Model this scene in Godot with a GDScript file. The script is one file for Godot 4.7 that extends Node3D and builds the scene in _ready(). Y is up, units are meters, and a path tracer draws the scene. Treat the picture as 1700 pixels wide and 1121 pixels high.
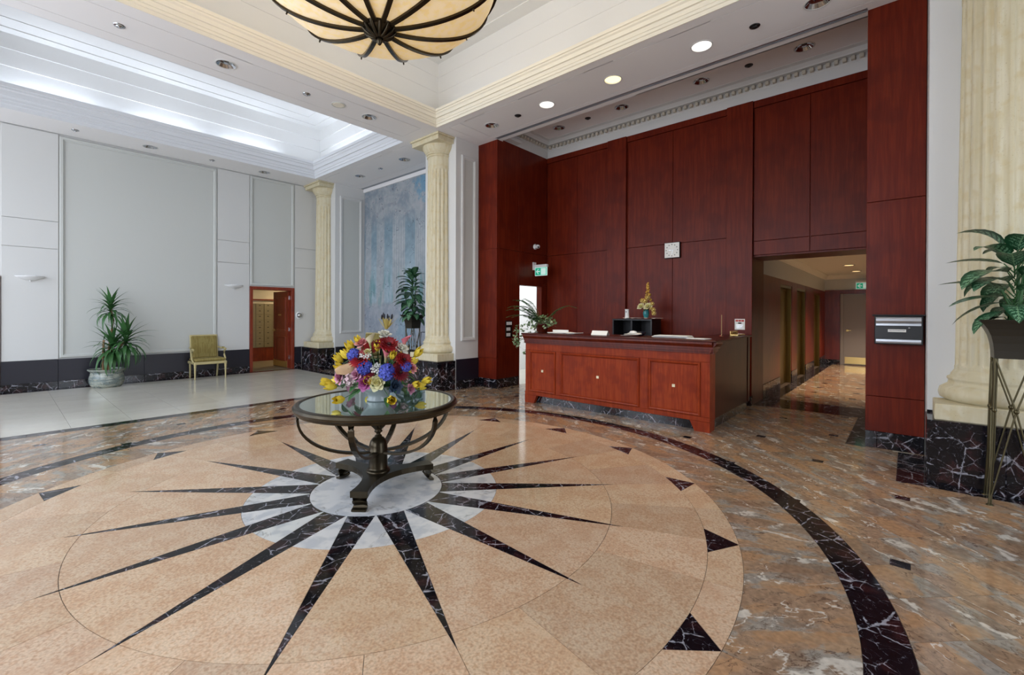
extends Node3D
# Lobby of a residential tower. World: x runs along the white panelled wall, -z towards it, y up, metres.
const HC := 4.967          # soffit height
const RC := Vector2(2.165, -3.389)   # centre of the floor rosette (x, z)
var M := {}
var T := {}
var rng := RandomNumberGenerator.new()
var used := {}

class Geo:
	var st := SurfaceTool.new()
	var col := Color.WHITE
	var sm := -1
	func _init():
		st.begin(Mesh.PRIMITIVE_TRIANGLES)
	func vx(p: Vector3, uv: Vector2):
		st.set_smooth_group(sm); st.set_color(col); st.set_uv(uv); st.add_vertex(p)
	func tri(a: Vector3, b: Vector3, c: Vector3, out: Vector3, ua := Vector2.ZERO, ub := Vector2.ZERO, uc := Vector2.ZERO):
		if (a - c).cross(a - b).dot(out) < 0.0:
			vx(a, ua); vx(c, uc); vx(b, ub)
		else:
			vx(a, ua); vx(b, ub); vx(c, uc)
	func quad(a: Vector3, b: Vector3, c: Vector3, d: Vector3, out: Vector3, ua := Vector2.ZERO, ub := Vector2.ZERO, uc := Vector2.ZERO, ud := Vector2.ZERO):
		tri(a, b, c, out, ua, ub, uc); tri(a, c, d, out, ua, uc, ud)
	func box(c: Vector3, s: Vector3, bev := 0.0, bas := Basis.IDENTITY):
		var h := s * 0.5
		var b: float = minf(bev, minf(h.x, minf(h.y, h.z)) * 0.9)
		for ax in 3:
			for sg in [-1.0, 1.0]:
				var u := (ax + 1) % 3
				var w := (ax + 2) % 3
				var q: Array[Vector3] = []
				for k in [[-1, -1], [1, -1], [1, 1], [-1, 1]]:
					var p := Vector3.ZERO
					p[ax] = sg * h[ax]; p[u] = k[0] * (h[u] - b); p[w] = k[1] * (h[w] - b)
					q.append(c + bas * p)
				var n := Vector3.ZERO
				n[ax] = sg
				quad(q[0], q[1], q[2], q[3], bas * n)
		if b <= 0.0:
			return
		for ax in 3:
			var u := (ax + 1) % 3
			var w := (ax + 2) % 3
			for su in [-1.0, 1.0]:
				for sw in [-1.0, 1.0]:
					var q: Array[Vector3] = []
					for k in [[-1, 0], [1, 0], [1, 1], [-1, 1]]:
						var p := Vector3.ZERO
						p[ax] = k[0] * (h[ax] - b)
						p[u] = su * (h[u] - (b if k[1] else 0.0)); p[w] = sw * (h[w] - (0.0 if k[1] else b))
						q.append(c + bas * p)
					var n := Vector3.ZERO
					n[u] = su; n[w] = sw
					quad(q[0], q[1], q[2], q[3], bas * n)
		for sx in [-1.0, 1.0]:
			for sy in [-1.0, 1.0]:
				for sz in [-1.0, 1.0]:
					var s3 := Vector3(sx, sy, sz)
					tri(c + bas * (s3 * Vector3(h.x, h.y - b, h.z - b)), c + bas * (s3 * Vector3(h.x - b, h.y, h.z - b)), c + bas * (s3 * Vector3(h.x - b, h.y - b, h.z)), bas * s3)
	# box by limits
	func bx(x0: float, x1: float, y0: float, y1: float, z0: float, z1: float, bev := 0.0):
		box(Vector3((x0 + x1) / 2, (y0 + y1) / 2, (z0 + z1) / 2), Vector3(absf(x1 - x0), absf(y1 - y0), absf(z1 - z0)), bev)
	# profile of (radius, y) from the bottom up
	func lathe(pr: Array, n: int, at := Vector3.ZERO, bas := Basis.IDENTITY, a0 := 0.0, a1 := TAU, smooth := true):
		var old := sm
		for i in pr.size() - 1:
			var p: Vector2 = pr[i]
			var q: Vector2 = pr[i + 1]
			if p.distance_to(q) < 1e-6:
				continue
			sm = (i + 1 + 1000 * (old + 2)) if smooth else -1
			for k in n:
				var t0 := a0 + (a1 - a0) * k / n
				var t1 := a0 + (a1 - a0) * (k + 1) / n
				var d0 := Vector3(cos(t0), 0, sin(t0))
				var d1 := Vector3(cos(t1), 0, sin(t1))
				var out := (d0 + d1) * 0.5 * (q.y - p.y) - Vector3.UP * (q.x - p.x)
				quad(at + bas * (d0 * p.x + Vector3.UP * p.y), at + bas * (d1 * p.x + Vector3.UP * p.y), at + bas * (d1 * q.x + Vector3.UP * q.y), at + bas * (d0 * q.x + Vector3.UP * q.y), bas * out, Vector2(float(k) / n, p.y), Vector2(float(k + 1) / n, p.y), Vector2(float(k + 1) / n, q.y), Vector2(float(k) / n, q.y))
		sm = old
	# smooth lathe: all the profile in one smooth group
	func spin(pr: Array, n: int, at := Vector3.ZERO, bas := Basis.IDENTITY, a0 := 0.0, a1 := TAU):
		for i in pr.size() - 1:
			var p: Vector2 = pr[i]
			var q: Vector2 = pr[i + 1]
			sm = 7
			for k in n:
				var t0 := a0 + (a1 - a0) * k / n
				var t1 := a0 + (a1 - a0) * (k + 1) / n
				var d0 := Vector3(cos(t0), 0, sin(t0))
				var d1 := Vector3(cos(t1), 0, sin(t1))
				var out := (d0 + d1) * 0.5 * (q.y - p.y) - Vector3.UP * (q.x - p.x)
				quad(at + bas * (d0 * p.x + Vector3.UP * p.y), at + bas * (d1 * p.x + Vector3.UP * p.y), at + bas * (d1 * q.x + Vector3.UP * q.y), at + bas * (d0 * q.x + Vector3.UP * q.y), bas * out, Vector2(t0, p.y), Vector2(t1, p.y), Vector2(t1, q.y), Vector2(t0, q.y))
		sm = -1
	func tube(path: Array, r0: float, r1 := -1.0, n := 8, flat := 1.0, updir := Vector3.UP):
		if r1 < 0.0:
			r1 = r0
		var m := path.size()
		var rings := []
		for i in m:
			var t: Vector3 = (path[mini(i + 1, m - 1)] - path[maxi(i - 1, 0)]).normalized()
			var s := t.cross(updir)
			if s.length() < 0.01:
				s = t.cross(Vector3.RIGHT)
			s = s.normalized()
			var u := s.cross(t).normalized()
			var r := lerpf(r0, r1, float(i) / (m - 1))
			var ring := []
			for k in n:
				var a := TAU * (k + 0.5) / n
				ring.append(path[i] + s * cos(a) * r + u * sin(a) * r * flat)
			rings.append(ring)
		var old := sm
		sm = 3 if n > 4 else -1
		for i in m - 1:
			for k in n:
				var k1 := (k + 1) % n
				var a: Vector3 = rings[i][k]
				var b: Vector3 = rings[i][k1]
				quad(a, b, rings[i + 1][k1], rings[i + 1][k], (a + b) * 0.5 - path[i])
		sm = -1
		for e in [0, m - 1]:
			var dir: Vector3 = (path[0] - path[1]) if e == 0 else (path[m - 1] - path[m - 2])
			for k in range(1, n - 1):
				tri(rings[e][0], rings[e][k], rings[e][k + 1], dir)
		sm = old
	# flat polygon in (x, z) given a top and bottom height; uvs from the plan
	func slab(poly: PackedVector2Array, y0: float, y1: float, uvs := 1.0, rot := 0.0, off := Vector2.ZERO, bottom := false):
		var idx := Geometry2D.triangulate_polygon(poly)
		for i in range(0, idx.size(), 3):
			var p: Array[Vector2] = [poly[idx[i]], poly[idx[i + 1]], poly[idx[i + 2]]]
			var u: Array[Vector2] = []
			for q in p:
				u.append(q.rotated(rot) * uvs + off)
			tri(Vector3(p[0].x, y1, p[0].y), Vector3(p[1].x, y1, p[1].y), Vector3(p[2].x, y1, p[2].y), Vector3.UP, u[0], u[1], u[2])
			if bottom:
				tri(Vector3(p[0].x, y0, p[0].y), Vector3(p[1].x, y0, p[1].y), Vector3(p[2].x, y0, p[2].y), Vector3.DOWN, u[0], u[1], u[2])
		var cw := -1.0 if Geometry2D.is_polygon_clockwise(poly) else 1.0
		for i in poly.size():
			var a := poly[i]
			var b := poly[(i + 1) % poly.size()]
			var n := Vector2((b - a).y, -(b - a).x) * cw
			var ua := a.rotated(rot) * uvs + off
			var ub := b.rotated(rot) * uvs + off
			quad(Vector3(a.x, y0, a.y), Vector3(b.x, y0, b.y), Vector3(b.x, y1, b.y), Vector3(a.x, y1, a.y), Vector3(n.x, 0, n.y), ua, ub, ub, ua)
	# moulding: profile of (out, y) from the bottom up, from a to b
	func strip(pr: Array, a: Vector3, b: Vector3, out: Vector3, caps := true):
		for i in pr.size() - 1:
			var p: Vector2 = pr[i]
			var q: Vector2 = pr[i + 1]
			var n := out * (q.y - p.y) - Vector3.UP * (q.x - p.x)
			quad(a + out * p.x + Vector3.UP * p.y, b + out * p.x + Vector3.UP * p.y, b + out * q.x + Vector3.UP * q.y, a + out * q.x + Vector3.UP * q.y, n)
		if caps:
			var poly := PackedVector2Array(pr)
			var idx := Geometry2D.triangulate_polygon(poly)
			for i in range(0, idx.size(), 3):
				var f := func(k: int, o: Vector3) -> Vector3: return o + out * poly[idx[i + k]].x + Vector3.UP * poly[idx[i + k]].y
				tri(f.call(0, a), f.call(1, a), f.call(2, a), a - b)
				tri(f.call(0, b), f.call(1, b), f.call(2, b), b - a)
	# moulding round the inside of a rectangular opening, mitred; profile of (inward, y)
	func ring(pr: Array, x0: float, x1: float, z0: float, z1: float):
		for i in pr.size() - 1:
			var p: Vector2 = pr[i]
			var q: Vector2 = pr[i + 1]
			var c0 := corners(p, x0, x1, z0, z1)
			var c1 := corners(q, x0, x1, z0, z1)
			for k in 4:
				var inw: Vector3 = [Vector3(0, 0, 1), Vector3(-1, 0, 0), Vector3(0, 0, -1), Vector3(1, 0, 0)][k]
				var k1 := (k + 1) % 4
				quad(c0[k], c0[k1], c1[k1], c1[k], inw * (q.y - p.y) - Vector3.UP * (q.x - p.x))
	func corners(p: Vector2, x0: float, x1: float, z0: float, z1: float) -> Array:
		var o := p.x
		return [Vector3(x0 + o, p.y, z0 + o), Vector3(x1 - o, p.y, z0 + o), Vector3(x1 - o, p.y, z1 - o), Vector3(x0 + o, p.y, z1 - o)]
	# picture-frame moulding on a wall: plane given by origin, right, up and out; profile of (inset, height)
	func frame(o: Vector3, r: Vector3, w: float, h: float, out: Vector3, pr: Array):
		for i in pr.size() - 1:
			var p: Vector2 = pr[i]
			var q: Vector2 = pr[i + 1]
			var f := func(c: int, v: Vector2) -> Vector3:
				return o + r * ((v.x if c == 0 or c == 3 else w - v.x)) + Vector3.UP * ((v.x if c < 2 else h - v.x)) + out * v.y
			for k in 4:
				var inw: Vector3 = [Vector3.UP, -r, Vector3.DOWN, r][k]
				var k1 := (k + 1) % 4
				quad(f.call(k, p), f.call(k1, p), f.call(k1, q), f.call(k, q), out * (q.x - p.x) - inw * (q.y - p.y))
	func ball(c: Vector3, r: Vector3, n := 10, m := 6):
		var pr := []
		for i in m + 1:
			var a := -PI / 2 + PI * i / m
			pr.append(Vector2(cos(a), sin(a)))
		spin(pr, n, c, Basis.from_scale(r))
	func done() -> ArrayMesh:
		st.generate_normals()
		return st.commit()

func numbered(n: String) -> String:
	if not used.has(n):
		used[n] = 0
		return n
	used[n] += 1
	return "%s_%03d" % [n, used[n]]

func part(parent: Node3D, n: String, mesh: Mesh, m: Material, at := Vector3.ZERO, bas := Basis.IDENTITY, label := "") -> MeshInstance3D:
	var o := MeshInstance3D.new()
	o.name = n; o.mesh = mesh; o.material_override = m
	o.transform = Transform3D(bas, at)
	parent.add_child(o, true)
	if label != "":
		o.set_meta("label", label)
	return o

func tag(o: Node3D, label: String, cat: String, group := "", kind := ""):
	o.set_meta("label", label); o.set_meta("category", cat)
	if group != "":
		o.set_meta("group", group)
	if kind != "":
		o.set_meta("kind", kind)

func thing(n: String, label: String, cat: String, at := Vector3.ZERO, turn := 0.0, group := "", kind := "") -> Node3D:
	var o := Node3D.new()
	o.name = numbered(n)
	add_child(o)
	o.position = at; o.rotation.y = turn
	tag(o, label, cat, group, kind)
	return o

func copy_of(src: Node3D, n: String, label: String, at: Vector3, turn: float, group := "") -> Node3D:
	var o: Node3D = src.duplicate()
	o.name = numbered(n)
	add_child(o)
	o.position = at; o.rotation.y = turn
	o.set_meta("label", label)
	if group != "":
		o.set_meta("group", group)
	return o

func boxpart(parent: Node3D, n: String, m: Material, x0: float, x1: float, y0: float, y1: float, z0: float, z1: float, bev := 0.0, label := "") -> MeshInstance3D:
	var g := Geo.new()
	g.box(Vector3.ZERO, Vector3(absf(x1 - x0), absf(y1 - y0), absf(z1 - z0)), bev)
	return part(parent, n, g.done(), m, Vector3((x0 + x1) / 2, (y0 + y1) / 2, (z0 + z1) / 2), Basis.IDENTITY, label)

func arc(c: Vector3, u: Vector3, v: Vector3, a0: float, a1: float, n: int) -> Array:
	var r := []
	for i in n + 1:
		var a := lerpf(a0, a1, float(i) / n)
		r.append(c + u * cos(a) + v * sin(a))
	return r

# ---------------------------------------------------------------- textures
func nz(sd: int, freq: float, w: int, h: int, oct := 4, ridged := false, warp := 0.0, kind := FastNoiseLite.TYPE_SIMPLEX_SMOOTH) -> Image:
	var n := FastNoiseLite.new()
	n.seed = sd; n.noise_type = kind; n.frequency = freq
	n.fractal_type = FastNoiseLite.FRACTAL_RIDGED if ridged else FastNoiseLite.FRACTAL_FBM
	n.fractal_octaves = oct
	if warp > 0.0:
		n.domain_warp_enabled = true; n.domain_warp_amplitude = warp; n.domain_warp_frequency = freq * 0.8; n.domain_warp_fractal_octaves = 3
	return n.get_seamless_image(w, h, false, false, 0.2, true)

func layer(sd: int, freq: float, w: int, h: int, oct := 4, ridged := false, warp := 0.0, sx := 1, sy := 1) -> PackedByteArray:
	var im := nz(sd, freq, w / sx, h / sy, oct, ridged, warp)
	if sx > 1 or sy > 1:
		im.resize(w, h, Image.INTERPOLATE_CUBIC)
	im.convert(Image.FORMAT_L8)
	return im.get_data()

# edges of a net of cells, 1 on the edge
func net(sd: int, freq: float, w: int, h: int, warp: float) -> PackedByteArray:
	var n := FastNoiseLite.new()
	n.seed = sd; n.noise_type = FastNoiseLite.TYPE_CELLULAR; n.frequency = freq
	n.cellular_return_type = FastNoiseLite.RETURN_DISTANCE2_SUB
	n.fractal_type = FastNoiseLite.FRACTAL_NONE
	n.domain_warp_enabled = true; n.domain_warp_amplitude = warp; n.domain_warp_frequency = freq * 1.3; n.domain_warp_fractal_octaves = 4
	var im := n.get_seamless_image(w, h, true, false, 0.2, true)
	im.convert(Image.FORMAT_L8)
	return im.get_data()

func put(buf: PackedByteArray, i: int, c: Vector3):
	buf[i * 3] = clampi(int(c.x), 0, 255); buf[i * 3 + 1] = clampi(int(c.y), 0, 255); buf[i * 3 + 2] = clampi(int(c.z), 0, 255)

func tex(buf: PackedByteArray, w: int, h: int) -> ImageTexture:
	return ImageTexture.create_from_image(Image.create_from_data(w, h, false, Image.FORMAT_RGB8, buf))

func ss(a: float, b: float, x: float) -> float:
	var t := clampf((x - a) / (b - a), 0.0, 1.0)
	return t * t * (3.0 - 2.0 * t)

func make_textures():
	var w := 1024
	var buf := PackedByteArray()
	buf.resize(w * w * 3)
	# brown breccia: patches drawn out along u, pale jagged veins, dark hairlines
	var a := layer(11, 0.007, w, w, 5, false, 30.0, 2, 1)
	var b := layer(12, 0.009, w, w, 6, false, 45.0, 2, 1)
	var c := layer(13, 0.0045, w, w, 6, false, 18.0, 2, 1)
	var d := layer(14, 0.05, w, w, 5)
	var e := layer(15, 0.01, w, w, 5, false, 30.0, 2, 1)
	for i in w * w:
		var fa := a[i] / 255.0
		var fb := b[i] / 255.0
		var fc := c[i] / 255.0
		var fd := d[i] / 255.0
		var fe := e[i] / 255.0
		var k := Vector3(166, 138, 112).lerp(Vector3(160, 152, 140), ss(0.44, 0.58, fa))
		k = k.lerp(Vector3(182, 140, 100), ss(0.53, 0.66, fb) * 0.6)
		k = k.lerp(Vector3(136, 110, 88), ss(0.44, 0.32, fb) * 0.6)
		k *= 0.88 + 0.24 * fd
		k = k.lerp(Vector3(86, 66, 54), ss(0.014, 0.004, absf(fe - 0.5)) * 0.6)
		k = k.lerp(Vector3(96, 82, 70), ss(0.012, 0.003, absf(fb - 0.47)) * 0.5)
		var wide := 0.012 + 0.07 * ss(0.48, 0.68, fa)
		var v := ss(wide, wide * 0.35, absf(fc - 0.5)) * ss(0.36, 0.48, fe + (fd - 0.5) * 0.35)
		k = k.lerp(Vector3(220, 213, 200) * (0.88 + 0.2 * fd), v * 0.9)
		put(buf, i, k)
	T.brown = tex(buf, w, w)
	# black marble: a broken net of white veins, some broad, with fine threads
	a = net(21, 0.0055, w, w, 30.0)
	b = net(22, 0.012, w, w, 20.0)
	c = layer(23, 0.005, w, w, 3)
	d = layer(24, 0.03, w, w, 4)
	e = layer(25, 0.012, w, w, 3, false, 10.0)
	for i in w * w:
		var m := c[i] / 255.0
		var fd := d[i] / 255.0
		var fe := e[i] / 255.0
		var k := Vector3(17, 16, 21).lerp(Vector3(44, 25, 27), ss(0.5, 0.75, m))
		k *= 0.65 + 0.7 * fd
		var wide := 0.022 + 0.045 * ss(0.4, 0.65, fe)
		var v := ss(1.0 - wide, 1.0 - wide * 0.3, a[i] / 255.0) * (0.55 + 0.45 * fd) * ss(0.18, 0.36, fe)
		v = maxf(v, ss(0.955, 0.99, b[i] / 255.0) * 0.7 * ss(0.36, 0.56, m * 0.5 + fd * 0.5))
		v = maxf(v, ss(0.007, 0.002, absf(fe - 0.42)) * 0.5)
		k = k.lerp(Vector3(186, 187, 196), v)
		put(buf, i, k)
	T.black = tex(buf, w, w)
	# apricot limestone
	a = layer(31, 0.006, w, w, 4)
	b = layer(32, 0.045, w, w, 6, false, 12.0)
	c = layer(33, 0.09, w, w, 4)
	d = layer(34, 0.012, w, w, 5, false, 30.0)
	for i in w * w:
		var fb := b[i] / 255.0
		var fc := c[i] / 255.0
		var k := Vector3(208, 174, 142).lerp(Vector3(215, 187, 157), ss(0.3, 0.7, a[i] / 255.0))
		k = k.lerp(Vector3(222, 196, 164), ss(0.5, 0.75, fb) * 0.4)
		k = k.lerp(Vector3(190, 148, 112), ss(0.46, 0.28, fb) * 0.4)
		k *= 0.91 + 0.18 * fc
		k = k.lerp(Vector3(140, 102, 74), ss(0.008, 0.002, absf(d[i] / 255.0 - 0.5)) * 0.4 * ss(0.5, 0.7, fb))
		k = k.lerp(Vector3(120, 92, 70), ss(0.2, 0.1, fc) * 0.4)
		put(buf, i, k)
	T.tan = tex(buf, w, w)
	# travertine of the columns: upright streaks and pits
	w = 512
	buf = PackedByteArray(); buf.resize(w * w * 3)
	a = layer(41, 0.03, w, w, 4, false, 0.0, 1, 8)
	b = layer(42, 0.012, w, w, 3)
	c = layer(43, 0.11, w, w, 2)
	for i in w * w:
		var k := Vector3(217, 207, 178).lerp(Vector3(224, 216, 193), ss(0.3, 0.7, a[i] / 255.0))
		k = k.lerp(Vector3(210, 192, 150), ss(0.55, 0.85, b[i] / 255.0) * 0.5)
		k = k.lerp(Vector3(160, 140, 104), ss(0.8, 0.92, c[i] / 255.0) * 0.5)
		put(buf, i, k)
	T.stone = tex(buf, w, w)
	# white marble, grey clouds
	a = layer(51, 0.008, w, w, 5, false, 30.0, 1, 3)
	b = layer(52, 0.01, w, w, 4)
	for i in w * w:
		var k := Vector3(222, 222, 220).lerp(Vector3(196, 199, 202), ss(0.4, 0.75, b[i] / 255.0))
		k = k.lerp(Vector3(150, 148, 142), ss(0.02, 0.004, absf(a[i] / 255.0 - 0.5)) * 0.6 * ss(0.35, 0.6, b[i] / 255.0))
		put(buf, i, k)
	T.white = tex(buf, w, w)
	# mahogany veneer, upright grain
	a = layer(61, 0.05, w, w, 4, false, 0.0, 1, 16)
	b = layer(62, 0.006, w, w, 3)
	c = layer(63, 0.16, w, w, 2, false, 0.0, 1, 16)
	for i in w * w:
		var k := Vector3(150, 66, 44).lerp(Vector3(166, 80, 52), ss(0.3, 0.7, a[i] / 255.0))
		k = k.lerp(Vector3(134, 58, 44), ss(0.45, 0.8, b[i] / 255.0) * 0.6)
		k *= 0.93 + 0.14 * c[i] / 255.0
		put(buf, i, k)
	T.wood = tex(buf, w, w)
	# pale porcelain tile
	a = layer(71, 0.008, w, w, 4, false, 0.0, 2, 1)
	b = layer(72, 0.06, w, w, 2)
	for i in w * w:
		put(buf, i, Vector3(214, 210, 198) * (0.95 + 0.05 * a[i] / 255.0 + 0.02 * b[i] / 255.0))
	T.pale = tex(buf, w, w)
	# alabaster glass
	a = layer(81, 0.008, w, w, 4, true, 40.0)
	b = layer(82, 0.02, w, w, 4)
	for i in w * w:
		var k := Vector3(250, 240, 216).lerp(Vector3(244, 226, 186), ss(0.4, 0.8, b[i] / 255.0))
		k = k.lerp(Vector3(190, 158, 110), ss(0.84, 0.96, a[i] / 255.0) * 0.45)
		put(buf, i, k)
	T.alabaster = tex(buf, w, w)
	# olive damask
	w = 256
	buf = PackedByteArray(); buf.resize(w * w * 3)
	a = layer(91, 0.03, w, w, 3, false, 0.0, 1, 6)
	b = layer(92, 0.2, w, w, 2)
	for i in w * w:
		put(buf, i, Vector3(138, 124, 70).lerp(Vector3(152, 140, 86), ss(0.35, 0.65, a[i] / 255.0)) * (0.9 + 0.2 * b[i] / 255.0))
	T.fabric = tex(buf, w, w)
	# glazed pot: grey-green drips
	a = layer(95, 0.03, w, w, 4, false, 0.0, 4, 1)
	b = layer(96, 0.05, w, w, 3)
	for i in w * w:
		var k := Vector3(122, 134, 132).lerp(Vector3(168, 172, 160), ss(0.4, 0.7, a[i] / 255.0))
		k = k.lerp(Vector3(92, 84, 66), ss(0.62, 0.85, b[i] / 255.0) * 0.6)
		put(buf, i, k)
	T.glaze = tex(buf, w, w)
	# variegated leaf: u along, v across (midrib at 0.5)
	a = layer(97, 0.05, w, w, 3)
	for y in w:
		for x in w:
			var i := y * w + x
			var across := absf(y / float(w) - 0.5) * 2.0
			var rib := absf(sin((x / float(w) * 9.0 - across * 1.6) * PI))
			var k := Vector3(30, 76, 46)
			var pale := ss(0.34, 0.55, a[i] / 255.0) * ss(0.85, 0.5, across) * ss(0.25, 0.75, rib)
			k = k.lerp(Vector3(140, 184, 146), pale * 0.9)
			k = k.lerp(Vector3(150, 186, 140), ss(0.06, 0.02, across))
			put(buf, i, k)
	T.leaf = tex(buf, w, w)
	make_mural()

func make_mural():
	# faded painted ruin: pale columns, arch, cracked plaster, bare branches, a patch of sky
	var w := 640
	var h := 720
	var buf := PackedByteArray(); buf.resize(w * h * 3)
	var a := layer(101, 0.007, w, h, 5)
	var b := layer(102, 0.03, w, h, 5)
	var c := layer(103, 0.006, w, h, 5, false, 30.0)
	var e := layer(104, 0.02, w, h, 4, false, 0.0, 1, 6)
	for y in h:
		for x in w:
			var i := y * w + x
			var u := x / float(w)
			var v := y / float(h)
			var fa := a[i] / 255.0
			var fb := b[i] / 255.0
			var fe := e[i] / 255.0
			var k := Vector3(136, 148, 158).lerp(Vector3(160, 166, 172), ss(0.35, 0.65, fa))
			k = k.lerp(Vector3(168, 160, 164), ss(0.55, 0.8, fb) * 0.4)
			if v > 0.16 and v < 0.74:
				var cu := fposmod(u * 5.5 + 0.05 + 0.25 * sin(u * 7.0), 1.0)
				var body := ss(0.12, 0.17, cu) * ss(0.72, 0.67, cu)
				var flute := 0.5 + 0.5 * sin(cu * 62.0)
				var fade := ss(0.16, 0.3, v) * ss(0.74, 0.715, v)
				k = k.lerp(Vector3(176, 182, 186).lerp(Vector3(146, 156, 166), flute * 0.7), body * 0.7 * fade)
				k = k.lerp(Vector3(118, 146, 162).lerp(Vector3(158, 182, 196), ss(0.35, 0.55, v)), (1.0 - body) * 0.7 * fade)
			var r := Vector2(u - 0.32, (v - 0.36) * 1.1).length()
			if v < 0.36:
				k = k.lerp(Vector3(116, 124, 134), ss(0.022, 0.0, absf(r - 0.26)) * 0.22)
				k = k.lerp(Vector3(120, 128, 138), ss(0.014, 0.0, absf(r - 0.32)) * 0.15)
			var sk := ss(0.15, 0.06, Vector2((u - 0.74) * 0.9, (v - 0.06) * 1.3).length() + (fb - 0.5) * 0.16)
			k = k.lerp(Vector3(104, 152, 184), sk * 0.75)
			k = k.lerp(Vector3(178, 166, 168), ss(0.22, 0.08, Vector2(u - 0.86, v - 0.19).length()) * 0.6 * fb)
			k = k.lerp(Vector3(90, 138, 142), ss(0.5, 0.7, fe) * ss(0.48, 0.64, v) * ss(0.8, 0.7, v) * 0.6)
			k = k.lerp(Vector3(92, 150, 176), ss(0.14, 0.05, Vector2(u - 0.5, (v - 0.9) * 0.8).length() + (fb - 0.5) * 0.1) * 0.6)
			k = k.lerp(Vector3(158, 164, 178), ss(0.72, 0.76, v) * 0.5)
			k = k.lerp(Vector3(70, 78, 88), ss(0.009, 0.002, absf(c[i] / 255.0 - 0.5)) * ss(0.42, 0.56, fb) * 0.75)
			k = k.lerp(Vector3(86, 92, 102), ss(0.007, 0.002, absf(fa - 0.56)) * ss(0.5, 0.3, v) * ss(0.45, 0.6, fb) * 0.6)
			k *= 0.94 + 0.12 * fb
			put(buf, i, k)
	T.mural = tex(buf, w, h)

# ---------------------------------------------------------------- materials
func mt(n: String, c: Color, rough := 0.5, metal := 0.0, t: Texture2D = null, scale := 1.0, world := true) -> StandardMaterial3D:
	var m := StandardMaterial3D.new()
	m.resource_name = n
	m.albedo_color = c; m.roughness = rough; m.metallic = metal
	m.cull_mode = BaseMaterial3D.CULL_DISABLED
	if t:
		m.albedo_texture = t
		if scale > 0.0:
			m.uv1_triplanar = true; m.uv1_world_triplanar = world
			m.uv1_scale = Vector3.ONE * scale; m.uv1_triplanar_sharpness = 8.0
	M[n] = m
	return m

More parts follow.
